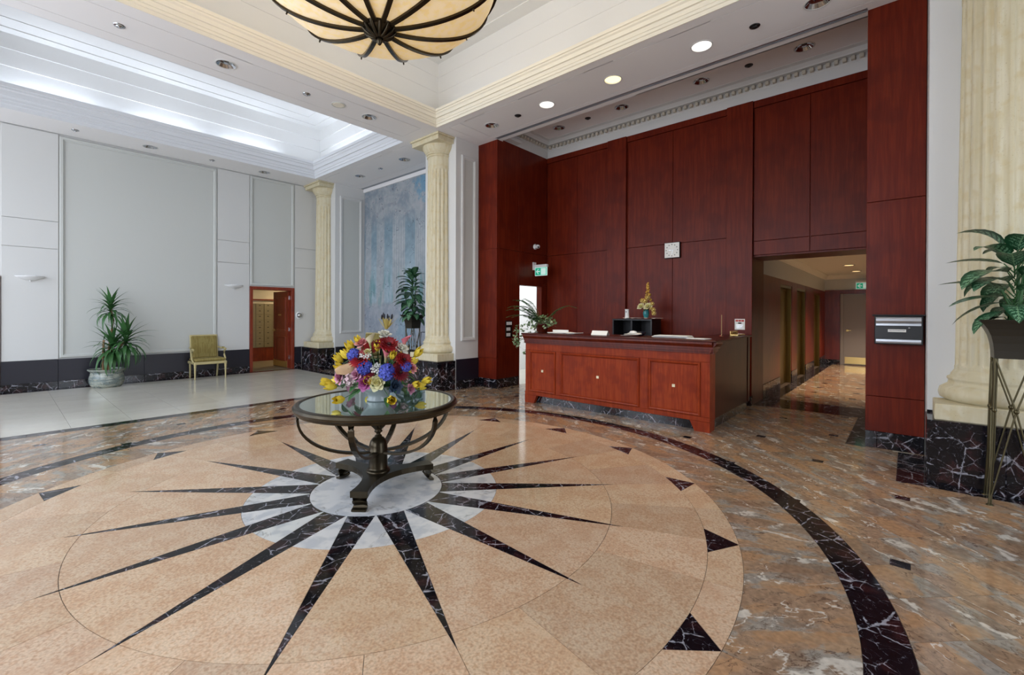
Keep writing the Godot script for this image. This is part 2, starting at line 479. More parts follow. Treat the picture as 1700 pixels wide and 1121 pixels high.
func make_materials():
	mt("plaster", Color8(214, 214, 212), 0.6)
	mt("panel", Color8(202, 204, 200), 0.55)
	mt("soffit", Color8(240, 238, 238), 0.7)
	mt("cream_trim", Color8(238, 232, 216), 0.6)
	mt("cool_trim", Color8(226, 228, 232), 0.6)
	mt("cove_white", Color8(232, 232, 230), 0.7)
	mt("cornice", Color8(210, 210, 208), 0.6)
	mt("gold_dentil", Color8(196, 188, 172), 0.6)
	mt("dado", Color8(26, 24, 36), 0.35)
	var m := mt("wood", Color8(166, 128, 112), 0.34, 0.0, T.wood, 0.5)
	m.metallic_specular = 0.28
	m = mt("desk_wood", Color8(236, 206, 172), 0.3, 0.0, T.wood, 0.9)
	m.metallic_specular = 0.25
	m = mt("desk_dark", Color8(120, 88, 68), 0.3, 0.0, T.wood, 0.9)
	m.metallic_specular = 0.3
	m = mt("cornice_wood", Color8(158, 118, 88), 0.26, 0.0, T.wood, 0.9)
	m.metallic_specular = 0.4
	mt("inlay", Color8(238, 222, 184), 0.35, 0.3)
	mt("door_wood", Color8(214, 180, 150), 0.35, 0.0, T.wood, 0.7)
	mt("hall_wood", Color8(190, 150, 130), 0.3, 0.0, T.wood, 0.5)
	mt("black_marble", Color.WHITE, 0.12, 0.0, T.black, 0.75)
	mt("stone", Color8(244, 242, 234), 0.55, 0.0, T.stone, 0.9)
	for q in [["brown", T.brown, 0.1], ["black_floor", T.black, 0.09], ["tan", T.tan, 0.13], ["white_floor", T.white, 0.12], ["pale", T.pale, 0.17]]:
		m = mt(q[0], Color.WHITE, q[2], 0.0, q[1], -1.0)
		m.vertex_color_use_as_albedo = true
		m.metallic_specular = 0.4
		if q[0] == "brown" or q[0] == "tan" or q[0] == "pale":
			m.clearcoat_enabled = true; m.clearcoat = 0.22; m.clearcoat_roughness = 0.04
	mt("grout", Color8(70, 58, 48), 0.6)
	mt("bronze", Color8(62, 54, 40), 0.28, 0.8)
	mt("dark_metal", Color8(40, 36, 32), 0.4, 0.6)
	mt("stand_metal", Color8(88, 80, 56), 0.35, 0.8)
	mt("planter", Color8(62, 58, 50), 0.4, 0.6)
	mt("chrome", Color8(190, 192, 196), 0.12, 1.0)
	mt("reflector", Color8(190, 192, 196), 0.12, 1.0)
	mt("alu", Color8(196, 200, 206), 0.3, 0.9)
	mt("brass", Color8(214, 186, 120), 0.3, 0.9)
	mt("elevator_brass", Color8(126, 104, 56), 0.3, 0.85)
	mt("gilt", Color8(200, 186, 136), 0.45, 0.2)
	mt("fabric", Color8(255, 250, 240), 0.85, 0.0, T.fabric, 3.0, false)
	mt("glaze", Color.WHITE, 0.25, 0.0, T.glaze, 2.0, false)
	mt("black_plastic", Color8(20, 20, 22), 0.35)
	mt("black_wood", Color8(20, 18, 22), 0.4)
	mt("white_plastic", Color8(232, 232, 232), 0.4)
	mt("paper", Color8(240, 238, 232), 0.8)
	mt("sign_green", Color8(20, 140, 116), 0.4)
	mt("sign_red", Color8(190, 60, 60), 0.6)
	mt("ink", Color8(30, 30, 32), 0.7)
	mt("grey_door", Color8(150, 146, 146), 0.5)
	mt("steel_box", Color8(150, 142, 120), 0.45, 0.3)
	mt("soil", Color8(46, 34, 26), 0.95)
	mt("cane", Color8(150, 118, 84), 0.8)
	mt("strap_leaf", Color8(60, 104, 56), 0.42)
	m = mt("leaf", Color.WHITE, 0.35, 0.0, T.leaf, -1.0)
	m = mt("petal", Color.WHITE, 0.6)
	m.vertex_color_use_as_albedo = true
	m = mt("frond", Color8(70, 112, 58), 0.7)
	m = mt("ivy", Color.WHITE, 0.6)
	m.vertex_color_use_as_albedo = true
	mt("turquoise", Color8(40, 128, 136), 0.25)
	mt("mural", Color.WHITE, 0.8, 0.0, T.mural, -1.0)
	m = mt("vase_glass", Color8(176, 184, 186), 0.1)
	m = mt("mirror_glass", Color8(190, 204, 200), 0.03, 0.9)
	m = mt("alabaster", Color.WHITE, 0.45, 0.0, T.alabaster, 1.2, false)
	m.emission_enabled = true; m.emission = Color8(255, 224, 164); m.emission_texture = T.alabaster; m.emission_operator = BaseMaterial3D.EMISSION_OP_MULTIPLY; m.emission_energy_multiplier = 0.55
	m = mt("pane", Color(0.9, 0.95, 0.95, 0.06), 0.02)
	m.transparency = BaseMaterial3D.TRANSPARENCY_ALPHA
	for q in [["lamp_cool", Color8(235, 242, 255), 6.0], ["lamp_white", Color8(255, 250, 240), 3.0], ["lamp_warm", Color8(255, 232, 170), 2.6], ["lamp_hall", Color8(255, 214, 150), 3.0], ["sign_glow", Color8(30, 190, 150), 0.35], ["sign_white_glow", Color8(215, 250, 240), 0.45]]:
		m = mt(q[0], q[1], 0.5)
		m.emission_enabled = true; m.emission = q[1]; m.emission_energy_multiplier = q[2]

func _ready():
	rng.seed = 7
	# ---- camera: level, lens shifted down
	var cam := Camera3D.new()
	cam.name = "camera"
	add_child(cam)
	cam.position = Vector3(0, 1.5, 0)
	cam.rotation_degrees = Vector3(-0.2096, -48.2987, 0.2176)
	cam.projection = Camera3D.PROJECTION_FRUSTUM
	cam.near = 0.05; cam.far = 100.0
	cam.size = 1121.0 / 750.44 * 0.05
	cam.frustum_offset = Vector2(10.0 / 750.44 * 0.05, -37.02 / 750.44 * 0.05)
	cam.current = true
	# ---- sky and exposure
	var env := Environment.new()
	env.background_mode = Environment.BG_SKY
	var sky := Sky.new()
	var sk := ProceduralSkyMaterial.new()
	sk.sky_top_color = Color8(150, 180, 220); sk.sky_horizon_color = Color8(225, 232, 240)
	sk.ground_bottom_color = Color8(120, 118, 112); sk.ground_horizon_color = Color8(200, 202, 204)
	sk.sun_angle_max = 0.0
	sk.sky_energy_multiplier = 1.6; sk.ground_energy_multiplier = 1.2
	sky.sky_material = sk
	env.sky = sky
	env.ambient_light_source = Environment.AMBIENT_SOURCE_DISABLED
	env.tonemap_mode = Environment.TONE_MAPPER_LINEAR
	env.tonemap_exposure = 0.70
	env.sdfgi_enabled = true; env.ssao_enabled = true; env.ssil_enabled = true
	var we := WorldEnvironment.new()
	we.name = "environment"; we.environment = env
	add_child(we)
	# ---- out-of-view west windows: soft sources placed to light the lobby from its left
	for k in WINDOWS.size():
		var l := AreaLight3D.new()
		l.name = "unseen_window_daylight"
		add_child(l, true)
		l.position = Vector3(-3.32, 2.75, WINDOWS[k])
		l.rotation_degrees = Vector3(0, -90, 0)
		l.area_size = Vector2(3.1, 4.1)
		l.light_color = Color8(232, 240, 252)
		l.light_energy = [21.0, 28.0, 28.0][k]
		l.shadow_enabled = true
		l.area_range = 40.0
	# added fill light in the south wall, behind the camera, lifting spur wall and soffits
	var se := AreaLight3D.new()
	se.name = "added_south_fill"
	add_child(se)
	se.position = Vector3(3.2, 2.0, 4.72)
	se.area_size = Vector2(3.0, 3.8)
	se.light_color = Color8(232, 240, 252)
	se.light_energy = 20.0
	se.shadow_enabled = true
	se.area_range = 40.0
	make_textures()
	make_materials()
	build_floor()
	build_walls()
	build_ceiling()
	build_hall()
	build_mailroom()
	build_side_room()
	build_columns()
	build_desk()
	build_table()
	build_chandelier()
	build_ceiling_fittings()
	build_wall_fittings()
	build_furniture()
	build_plants()
	build_flowers()

const WINDOWS := [-10.4, -6.4, -2.4]

# ---------------------------------------------------------------- floor
func wedge(r0: float, r1: float, a0: float, a1: float, n := 6) -> PackedVector2Array:
	var p := PackedVector2Array()
	for i in n + 1:
		p.append(RC + Vector2.from_angle(lerpf(a0, a1, float(i) / n)) * r1)
	for i in n + 1:
		p.append(RC + Vector2.from_angle(lerpf(a1, a0, float(i) / n)) * r0)
	return p

func rectp(x0: float, x1: float, z0: float, z1: float) -> PackedVector2Array:
	return PackedVector2Array([Vector2(x0, z0), Vector2(x1, z0), Vector2(x1, z1), Vector2(x0, z1)])

func cut(p: PackedVector2Array, holes: Array) -> Array:
	var left := [p]
	for h in holes:
		var nxt := []
		for q in left:
			nxt.append_array(Geometry2D.clip_polygons(q, h))
		left = nxt
	return left

func shrink(p: PackedVector2Array, d := 0.0013) -> PackedVector2Array:
	var r := Geometry2D.offset_polygon(p, -d, Geometry2D.JOIN_MITER)
	return r[0] if r.size() > 0 else p

func stone_piece(parent: Node3D, n: String, poly: PackedVector2Array, m: Material, uvs: float, rot: float, tone := 1.0):
	if poly.size() < 3 or absf(area_of(poly)) < 0.0004:
		return
	var g := Geo.new()
	g.col = Color(tone, tone * rng.randf_range(0.985, 1.01), tone * rng.randf_range(0.97, 1.01))
	g.slab(shrink(poly), -0.012, 0.0, uvs, rot, Vector2(rng.randf(), rng.randf()))
	part(parent, n, g.done(), m)

func area_of(p: PackedVector2Array) -> float:
	var s := 0.0
	for i in p.size():
		s += p[i].cross(p[(i + 1) % p.size()])
	return s * 0.5

func in_view(x: float, z: float) -> float:
	var depth := x * 0.7466 - z * 0.6653
	var side := x * 0.6653 + z * 0.7466
	return depth if depth > 1.7 and absf(side / depth) < 1.2 else -1.0

func build_floor():
	var fl := thing("floor", "polished stone lobby floor with a sunburst rosette and black ring", "floor", Vector3.ZERO, 0, "", "structure")
	boxpart(fl, "base_slab", M.grout, -3.6, 17.2, -0.3, -0.004, -16.0, 5.2)
	var st := TAU / 16.0
	var a00 := deg_to_rad(0.5)
	var rays := []
	for i in 16:
		var a := a00 + i * st
		var ray := PackedVector2Array()
		for k in 5:
			ray.append(RC + Vector2.from_angle(a + lerpf(-1, 1, k / 4.0) * deg_to_rad(10.6)) * 0.545)
		ray.append(RC + Vector2.from_angle(a) * 2.06)
		rays.append(ray)
	var disc := PackedVector2Array()
	for k in 64:
		disc.append(RC + Vector2.from_angle(TAU * k / 64) * 0.54)
	stone_piece(fl, "centre_disc", disc, M.white_floor, 0.9, 0.4)
	for i in 16:
		var a := a00 + i * st
		stone_piece(fl, "star_ray", rays[i], M.black_floor, 0.9, a, rng.randf_range(1.0, 1.5))
		var both := [rays[i], rays[(i + 1) % 16]]
		for q in cut(wedge(0.545, 1.015, a, a + st), both):
			stone_piece(fl, "white_wedge", q, M.white_floor, 0.9, a, rng.randf_range(0.94, 1.0))
		for q in cut(wedge(1.015, 1.95, a, a + st), both):
			stone_piece(fl, "inner_petal", q, M.tan, 0.62, a, rng.randf_range(0.86, 1.02))
		for k in 2:
			for q in cut(wedge(1.95, 2.58, a + k * st / 2, a + (k + 1) * st / 2), [rays[i], rays[(i + 1) % 16]]):
				stone_piece(fl, "outer_petal", q, M.tan, 0.62, a, rng.randf_range(0.8, 1.04))
		var tri := PackedVector2Array([RC + Vector2.from_angle(a - deg_to_rad(3.75)) * 2.58, RC + Vector2.from_angle(a) * 2.775, RC + Vector2.from_angle(a + deg_to_rad(3.75)) * 2.58])
		stone_piece(fl, "border_triangle", tri, M.black_floor, 0.9, a, rng.randf_range(1.0, 1.5))
		for k in 2:
			for q in cut(wedge(2.58, 2.775, a + (k - 1) * st / 2, a + k * st / 2), [tri]):
				stone_piece(fl, "rim_stone", q, M.tan, 0.62, a, rng.randf_range(0.82, 1.03))
		stone_piece(fl, "band_stone", wedge(2.775, 3.265, a, a + st, 8), M.brown, 0.45, a + 1.2, rng.randf_range(0.86, 0.98))
		stone_piece(fl, "ring_stone", wedge(3.265, 3.455, a + 0.1, a + 0.1 + st, 8), M.black_floor, 0.8, a + 1.5, rng.randf_range(1.0, 1.6))
	# brown field of diagonal tiles with small dark squares at every third corner
	var e1 := Vector2(1, 1).normalized() * 0.311
	var e2 := Vector2(1, -1).normalized() * 0.311
	var o := Vector2(3.609, -0.031)
	var circle := PackedVector2Array()
	for k in 128:
		circle.append(RC + Vector2.from_angle(TAU * k / 128) * 3.456)
	var field := rectp(-1.7, 8.35, -7.84, 1.7)
	var borders := [rectp(6.55, 8.35, -0.545, -0.36), rectp(5.395, 6.55, -0.079, 0.2), rectp(5.395, 5.55, 0.2, 1.7)]
	var sq := func(c: Vector2) -> PackedVector2Array: return rectp(c.x - 0.047, c.x + 0.047, c.y - 0.047, c.y + 0.047)
	var variants := []
	for k in 8:
		var g := Geo.new()
		var t := rng.randf_range(0.88, 1.06)
		g.col = Color(t, t * rng.randf_range(0.97, 1.02), t * rng.randf_range(0.94, 1.04))
		var s := PackedVector2Array([Vector2.ZERO, e1, e1 + e2, e2])
		g.slab(shrink(s), -0.012, 0.0, 0.42, PI / 4, Vector2(rng.randf(), rng.randf()))
		variants.append(g.done())
	var todo := []
	for i in range(-40, 40):
		for j in range(-40, 40):
			var c := o + e1 * i + e2 * j
			var tile := PackedVector2Array([c, c + e1, c + e1 + e2, c + e2])
			var mid := c + (e1 + e2) / 2
			if mid.x < -2.2 or mid.x > 8.8 or mid.y < -8.3 or mid.y > 2.2 or mid.distance_to(RC) < 3.1:
				continue
			var whole := mid.x > -1.4 and mid.x < 8.0 and mid.y > -7.5 and mid.y < 1.4 and mid.distance_to(RC) > 3.8 and not (mid.x > 5.0 and mid.y > -0.9)
			var hol := []
			for q in [[0, 0], [1, 0], [0, 1], [1, 1]]:
				if posmod(i + q[0], 3) == 0 and posmod(j + q[1], 3) == 0:
					hol.append(sq.call(o + e1 * (i + q[0]) + e2 * (j + q[1])))
			if whole and hol.is_empty():
				todo.append([in_view(mid.x, mid.y), c, null])
				continue
			for q in Geometry2D.intersect_polygons(tile, field):
				for r in cut(q, [circle] + borders + hol):
					if absf(area_of(r)) > 0.0008:
						todo.append([in_view(mid.x, mid.y), c, r])
			if posmod(i, 3) == 0 and posmod(j, 3) == 0:
				for q in Geometry2D.intersect_polygons(sq.call(c), field):
					for r in cut(q, [circle] + borders):
						stone_piece(fl, "accent_square", r, M.black_floor, 0.9, rng.randf() * 6.0, 1.2)
	todo.sort_custom(func(p, q): return (p[0] if p[0] > 0 else 99.0) < (q[0] if q[0] > 0 else 99.0))
	var rest := Geo.new()
	for k in todo.size():
		var t: Array = todo[k]
		var v := rng.randi() % 8
		if k < 296:
			if t[2] == null:
				part(fl, "floor_tile", variants[v], M.brown, Vector3(t[1].x, 0, t[1].y))
			else:
				stone_piece(fl, "floor_tile", t[2], M.brown, 0.42, PI / 4, rng.randf_range(0.88, 1.06))
		else:
			var p: PackedVector2Array = t[2] if t[2] != null else PackedVector2Array([t[1], t[1] + e1, t[1] + e1 + e2, t[1] + e2])
			var tn := rng.randf_range(0.88, 1.06)
			rest.col = Color(tn, tn * 0.99, tn * 0.98)
			rest.slab(shrink(p), -0.012, 0.0, 0.42, PI / 4, Vector2(rng.randf(), rng.randf()))
	var ro := part(fl, "remaining_tiles", rest.done(), M.brown)
	ro.set_meta("kind", "stuff")
	for b in borders:
		for q in cut(b, []):
			stone_piece(fl, "border_stone", q, M.black_floor, 0.8, 0.5, 1.2)
	# dark strip between the brown and the pale floor, in lengths
	for k in 8:
		stone_piece(fl, "strip_stone", rectp(-1.7 + k * 0.96, -1.7 + (k + 1) * 0.96, -8.04, -7.84), M.black_floor, 0.8, 0.2, rng.randf_range(1.0, 1.7))
	# pale tiles of the seating bay
	var pv := []
	for k in 5:
		var g := Geo.new()
		var t := rng.randf_range(0.97, 1.0)
		g.col = Color(t, t, t)
		g.slab(shrink(rectp(0, 0.612, 0, 0.612)), -0.012, 0.0, 0.4, 0, Vector2(rng.randf(), rng.randf()))
		pv.append(g.done())
	for i in 11:
		for j in 7:
			var x := -1.214 + i * 0.612
			var z := -8.04 - (j + 1) * 0.612
			if i == 10 or j == 6:
				stone_piece(fl, "pale_tile", rectp(x, minf(x + 0.612, 5.3), maxf(z, -12.2), z + 0.612), M.pale, 0.4, 0, 0.98)
			else:
				part(fl, "pale_tile", pv[rng.randi() % 5], M.pale, Vector3(x, 0, z))
	for k in 9:
		stone_piece(fl, "edge_stone", rectp(-1.7 + k, minf(-0.7 + k, 5.99), -12.4, -12.2), M.black_floor, 0.8, 0.2, 1.1)
	for k in 5:
		stone_piece(fl, "edge_stone", rectp(5.3, 5.5, -12.2 + k * 0.832, -12.2 + (k + 1) * 0.832), M.black_floor, 0.8, 1.5, 1.3)
	for j in 5:
		for i in 2:
			stone_piece(fl, "bay_stone", rectp(5.5 + i * 0.7, 6.2 + i * 0.7, -12.2 + j * 0.832, -12.2 + (j + 1) * 0.832), M.brown, 0.42, 0.7, 0.8)
	# floor behind and beside the camera
	var g2 := Geo.new()
	g2.slab(rectp(-3.4, -1.702, -12.4, 5.0), -0.012, 0.0, 0.42, PI / 4)
	g2.slab(rectp(-1.7, 7.5, 1.702, 5.0), -0.012, 0.0, 0.42, PI / 4)
	part(fl, "plain_floor", g2.done(), M.brown)
	# hall: threshold, border and floor
	for k in 3:
		stone_piece(fl, "threshold_stone", rectp(8.352, 9.2, -1.93 + k * 0.55, -1.93 + (k + 1) * 0.55), M.black_floor, 0.8, 0.3, 1.2)
	stone_piece(fl, "hall_border", rectp(9.2, 16.9, -1.93, -1.72), M.black_floor, 0.8, 0.3, 1.4)
	for i in 12:
		for j in 2:
			stone_piece(fl, "hall_tile", rectp(9.2 + i * 0.642, 9.2 + (i + 1) * 0.642, -1.72 + j * 0.71, -1.72 + (j + 1) * 0.71), M.brown, 0.42, PI / 4, rng.randf_range(0.95, 1.12))
	for i in 9:
		for j in 2:
			var c := Vector2(9.75 + i * 0.75 + 0.37 * j, -1.36 + j * 0.62)
			var g := Geo.new()
			g.slab(rectp(c.x - 0.05, c.x + 0.05, c.y - 0.05, c.y + 0.05), -0.01, 0.0008, 0.9)
			part(fl, "accent_square", g.done(), M.black_floor)

# ---------------------------------------------------------------- walls
const MOULD := [Vector2(0, 0), Vector2(0, 0.022), Vector2(0.012, 0.034), Vector2(0.05, 0.034), Vector2(0.06, 0.018), Vector2(0.075, 0.012), Vector2(0.075, 0)]

func build_walls():
	# north wall: white panels, dark dado, marble skirting
	var w := thing("wall_north", "white panelled wall with a dark dado and black marble skirting", "wall", Vector3.ZERO, 0, "", "structure")
	var g := Geo.new()
	g.bx(-3.6, 4.2, -0.01, HC + 0.3, -12.7, -12.4)
	g.bx(5.3, 7.2, -0.01, HC + 0.3, -12.7, -12.4)
	g.bx(4.2, 5.3, 2.165, HC + 0.3, -12.7, -12.4)
	part(w, "wall_body", g.done(), M.plaster)
	for c in [[-3.4, -1.1], [0.03, 0.775], [3.49, 4.195], [5.315, 5.99]]:
		for r in [[0.58, 2.712], [2.722, 3.242], [3.252, HC - 0.012]]:
			boxpart(w, "wall_panel", M.plaster, c[0], c[1], r[0], r[1], -12.4, -12.375, 0.004)
	for c in [[0.79, 0.6, 2.685, 4.33], [4.21, 2.19, 1.09, HC - 2.2]]:
		g = Geo.new()
		g.frame(Vector3(c[0], c[1], -12.4), Vector3.RIGHT, c[2], c[3], Vector3.BACK, MOULD)
		part(w, "panel_moulding", g.done(), M.panel)
		boxpart(w, "field_panel", M.panel, c[0] + 0.08, c[0] + c[2] - 0.08, c[1] + 0.08, c[1] + c[3] - 0.08, -12.4, -12.395)
	for c in [[-3.4, -1.1], [0.02, 0.77], [0.773, 2.1], [2.103, 3.4], [3.403, 4.195], [5.305, 5.49]]:
		boxpart(w, "dado_panel", M.dado, c[0], c[1], 0.152, 0.575, -12.4, -12.37, 0.003)
		boxpart(w, "skirting_stone", M.black_marble, c[0], c[1], 0.0, 0.152, -12.4, -12.355, 0.004)
	# pier beside the north wall, and the spur wall at the second column, each with a framed panel
	for q in [[-11.44, 6.9, -12.4, "wall_pier", "white panelled wall pier between the north wall and the mural"], [-6.65, 6.6, -7.6, "wall_spur", "white panelled spur wall between the mural bay and the red pier"]]:
		w = thing(q[3], q[4], "wall", Vector3.ZERO, 0, "", "structure")
		g = Geo.new()
		g.bx(5.97, q[1], -0.01, HC, q[2], q[0], 0.004)
		part(w, "wall_body", g.done(), M.plaster)
		var x1: float = 6.76 if q[0] < -10 else 6.51
		g = Geo.new()
		g.frame(Vector3(6.11, 0.95, q[0]), Vector3.RIGHT, x1 - 6.11, 3.7, Vector3.BACK, MOULD)
		part(w, "panel_moulding", g.done(), M.plaster)
		boxpart(w, "field_panel", M.panel, 6.16, x1 - 0.05, 1.0, 4.6, q[0], q[0] + 0.004)
		boxpart(w, "dado_panel", M.dado, 5.985, q[1], 0.17, 0.59, q[0], q[0] + 0.02, 0.003)
		boxpart(w, "skirting_stone", M.black_marble, 5.985, q[1], 0.0, 0.17, q[0], q[0] + 0.035, 0.004)
	# wall behind the mural
	w = thing("wall_mural", "recessed bay wall carrying the painted mural", "wall", Vector3.ZERO, 0, "", "structure")
	boxpart(w, "wall_body", M.plaster, 6.9, 7.2, -0.01, HC, -11.44, -7.6)
	w = thing("baseboard_mural", "dark dado and black marble skirting below the mural", "baseboard", Vector3.ZERO, 0, "", "structure")
	for k in 4:
		boxpart(w, "dado_panel", M.dado, 6.87, 6.9, 0.17, 0.59, -11.4 + k * 0.95, -11.4 + (k + 1) * 0.95 - 0.003, 0.003)
		boxpart(w, "skirting_stone", M.black_marble, 6.855, 6.9, 0.0, 0.17, -11.4 + k * 0.95, -11.4 + (k + 1) * 0.95 - 0.003, 0.003)
	var mu := thing("painted_mural", "faded blue painted mural of ruined columns filling the recessed bay", "mural", Vector3(6.86, 0.6, -9.52))
	g = Geo.new()
	g.quad(Vector3(-0.012, 0, 1.92), Vector3(-0.012, 0, -1.92), Vector3(-0.012, 4.3, -1.92), Vector3(-0.012, 4.3, 1.92), Vector3.LEFT, Vector2(1, 1), Vector2(0, 1), Vector2(0, 0), Vector2(1, 0))
	part(mu, "painting", g.done(), M.mural)
	boxpart(mu, "backing_panel", M.plaster, -0.01, 0.02, 0, 4.3, -1.92, 1.92)
	# red pier at the left of the reception alcove and the alcove's side wall, with its doorway
	w = thing("wall_alcove_side", "mahogany pier and side wall of the reception alcove", "wall", Vector3.ZERO, 0, "", "structure")
	g = Geo.new()
	g.bx(6.64, 7.2, -0.01, 5.5, -6.6, -6.17)
	g.bx(7.2, 7.28, -0.01, 5.5, -6.25, -6.17)
	g.bx(8.09, 8.6, -0.01, 5.5, -6.25, -6.17)
	g.bx(7.28, 8.09, 2.15, 5.5, -6.25, -6.17)
	g.bx(6.64, 8.6, 5.3, 5.5, -6.65, -6.1)
	part(w, "core", g.done(), M.door_wood)
	for r in [[0.186, 0.6], [0.604, 2.806], [2.81, HC]]:
		boxpart(w, "veneer_panel", M.wood, 6.6, 6.64, r[0], r[1], -6.66, -6.13)
	for r in [[0.186, 2.806, 6.642, 7.275], [2.81, 5.0, 6.642, 7.275], [2.81, 5.0, 7.278, 8.265], [2.15, 2.806, 7.278, 8.265], [0.186, 2.147, 8.092, 8.265]]:
		boxpart(w, "veneer_panel", M.wood, r[2], r[3], r[0], r[1], -6.17, -6.13, 0.003)
	boxpart(w, "skirting_stone", M.black_marble, 6.59, 6.64, 0.0, 0.184, -6.645, -6.12, 0.003)
	boxpart(w, "skirting_stone", M.black_marble, 6.641, 7.27, 0.0, 0.184, -6.17, -6.12, 0.003)
	w = thing("door_3", "mahogany framed doorway beside the reception desk open to a bright room", "doorway", Vector3.ZERO, 0, "", "structure")
	boxpart(w, "jamb", M.wood, 7.281, 7.3, 0.0, 2.1, -6.255, -6.12, 0.003)
	boxpart(w, "jamb", M.wood, 8.05, 8.088, 0.0, 2.1, -6.255, -6.115, 0.003)
	boxpart(w, "head", M.wood, 7.281, 8.11, 2.1, 2.149, -6.255, -6.115, 0.003)
	# reception wall
	w = thing("wall_reception", "mahogany veneered wall with pilasters behind the reception desk", "wall", Vector3.ZERO, 0, "", "structure")
	g = Geo.new()
	g.bx(8.31, 9.0, -0.01, 5.6, -6.25, -1.97)
	g.bx(8.31, 9.0, 2.5, 5.6, -1.97, 0.3)
	part(w, "core", g.done(), M.door_wood)
	for c in [[-6.128, -5.335], [-5.329, -4.55], [-4.2, -3.263], [-3.257, -2.3]]:
		for r in [[0.155, 2.798], [2.804, 4.885]]:
			boxpart(w, "veneer_panel", M.wood, 8.27, 8.31, r[0], r[1], c[0], c[1], 0.003)
	for c in [[-1.915, -1.141], [-1.135, -0.37]]:
		for r in [[2.477, 2.7], [2.706, 4.885]]:
			boxpart(w, "veneer_panel", M.wood, 8.27, 8.31, r[0], r[1], c[0], c[1], 0.003)
	for c in [[-4.58, -4.17], [-2.32, -1.92]]:
		boxpart(w, "pilaster", M.wood, 8.215, 8.31, 0.155, 5.0, c[0], c[1], 0.004)
	for c in [[-6.128, -4.582], [-4.168, -2.322], [-1.918, -0.37]]:
		boxpart(w, "top_rail", M.wood, 8.245, 8.31, 4.888, 5.0, c[0], c[1], 0.003)
	for c in [[-6.1, -4.58], [-4.578, -3.25], [-3.248, -1.92]]:
		boxpart(w, "skirting_stone", M.black_marble, 8.2, 8.27, 0.0, 0.155, c[0], c[1], 0.003)
	g = Geo.new()
	g.bx(8.31, 9.02, 2.45, 2.5, -1.97, -0.3)
	g.bx(8.31, 9.02, 0.0, 2.46, -1.975, -1.925)
	part(w, "opening_lining", g.done(), M.wood)
	# red pier at the right with its marble foot
	w = thing("wall_right_pier", "mahogany clad pier standing beside the elevator hall opening", "pier", Vector3.ZERO, 0, "", "structure")
	boxpart(w, "core", M.door_wood, 6.62, 8.6, 0.0, 5.3, -0.33, 0.125)
	for r in [[0.19, 0.583], [0.587, 2.774], [2.778, HC]]:
		boxpart(w, "veneer_panel", M.wood, 6.58, 6.62, r[0], r[1], -0.365, 0.13, 0.003)
		boxpart(w, "veneer_panel", M.wood, 6.622, 8.3, r[0], r[1], -0.365, -0.331, 0.003)
	for c in [[-0.365, -0.262], [-0.26, 0.13]]:
		boxpart(w, "skirting_stone", M.black_marble, 6.585, 6.62, 0.0, 0.188, c[0], c[1], 0.003)
	# spur wall of the third column and the walls out of the picture
	w = thing("wall_south_spur", "white spur wall behind the column at the elevator side", "wall", Vector3.ZERO, 0, "", "structure")
	boxpart(w, "wall_body", M.plaster, 5.97, 8.6, -0.01, HC, 0.136, 1.09, 0.004)
	boxpart(w, "skirting_stone", M.black_marble, 5.955, 5.97, 0.0, 0.59, 0.136, 1.09)
	w = thing("wall_south", "plain white wall out of view behind the camera, with an opening for added glazing", "wall", Vector3.ZERO, 0, "", "structure")
	g = Geo.new()
	g.bx(-3.6, 1.7, -0.01, HC + 0.3, 4.8, 5.1)
	g.bx(4.7, 7.2, -0.01, HC + 0.3, 4.8, 5.1)
	g.bx(1.7, 4.7, 3.9, HC + 0.3, 4.8, 5.1)
	part(w, "wall_body", g.done(), M.plaster)
	var en := thing("unseen_window_4", "added unseen glazing with slim dark frames at the south fill light", "unseen_window", Vector3(3.2, 0, 4.95), 0, "", "structure")  # added glazing behind the camera, there for the fill light
	g = Geo.new()
	for x in [-1.47, -0.5, 0.5, 1.47]:
		g.bx(x - 0.03, x + 0.03, 0, 3.9, -0.03, 0.03)
	for y in [0.05, 2.3, 3.87]:
		g.bx(-1.5, 1.5, y - 0.03, y + 0.03, -0.03, 0.03)
	part(en, "window_frame", g.done(), M.dark_metal)
	for x in [-0.985, 0.0, 0.985]:
		boxpart(en, "pane", M.pane, x - 0.45, x + 0.45, 0.08, 3.84, -0.004, 0.004)
	boxpart(w, "return_wall", M.plaster, 6.9, 7.2, -0.01, HC, 1.09, 4.8)
	w = thing("wall_west", "out of view wall of tall windows lighting the lobby from the left", "wall", Vector3.ZERO, 0, "", "structure")
	g = Geo.new()
	g.bx(-3.7, -3.4, 4.8, HC + 0.3, -12.7, 5.1)
	g.bx(-3.7, -3.4, -0.01, 0.7, -12.7, 5.1)
	var edge := -12.7
	for zc in WINDOWS:
		g.bx(-3.7, -3.4, 0.7, 4.8, edge, zc - 1.55)
		edge = zc + 1.55
	g.bx(-3.7, -3.4, 0.7, 4.8, edge, 5.1)
	part(w, "wall_body", g.done(), M.plaster)
	for k in WINDOWS.size():
		var zc: float = WINDOWS[k]
		var wn := thing("unseen_window_%d" % (k + 1), "tall unseen glazing lighting the lobby, number %d from the entrance end, with slim dark frame" % (3 - k), "unseen_window", Vector3(-3.55, 0.7, zc), 0, "", "structure")  # out of view, placed to light the lobby from its left
		g = Geo.new()
		for z in [-1.52, 0.0, 1.52]:
			g.bx(-0.03, 0.03, 0, 4.1, z - 0.03, z + 0.03)
		for y in [0.03, 1.4, 4.07]:
			g.bx(-0.03, 0.03, y - 0.03, y + 0.03, -1.55, 1.55)
		part(wn, "window_frame", g.done(), M.dark_metal)
		for s in [-1, 1]:
			boxpart(wn, "pane", M.pane, -0.004, 0.004, 0.06, 4.04, s * 0.76 - 0.73, s * 0.76 + 0.73)
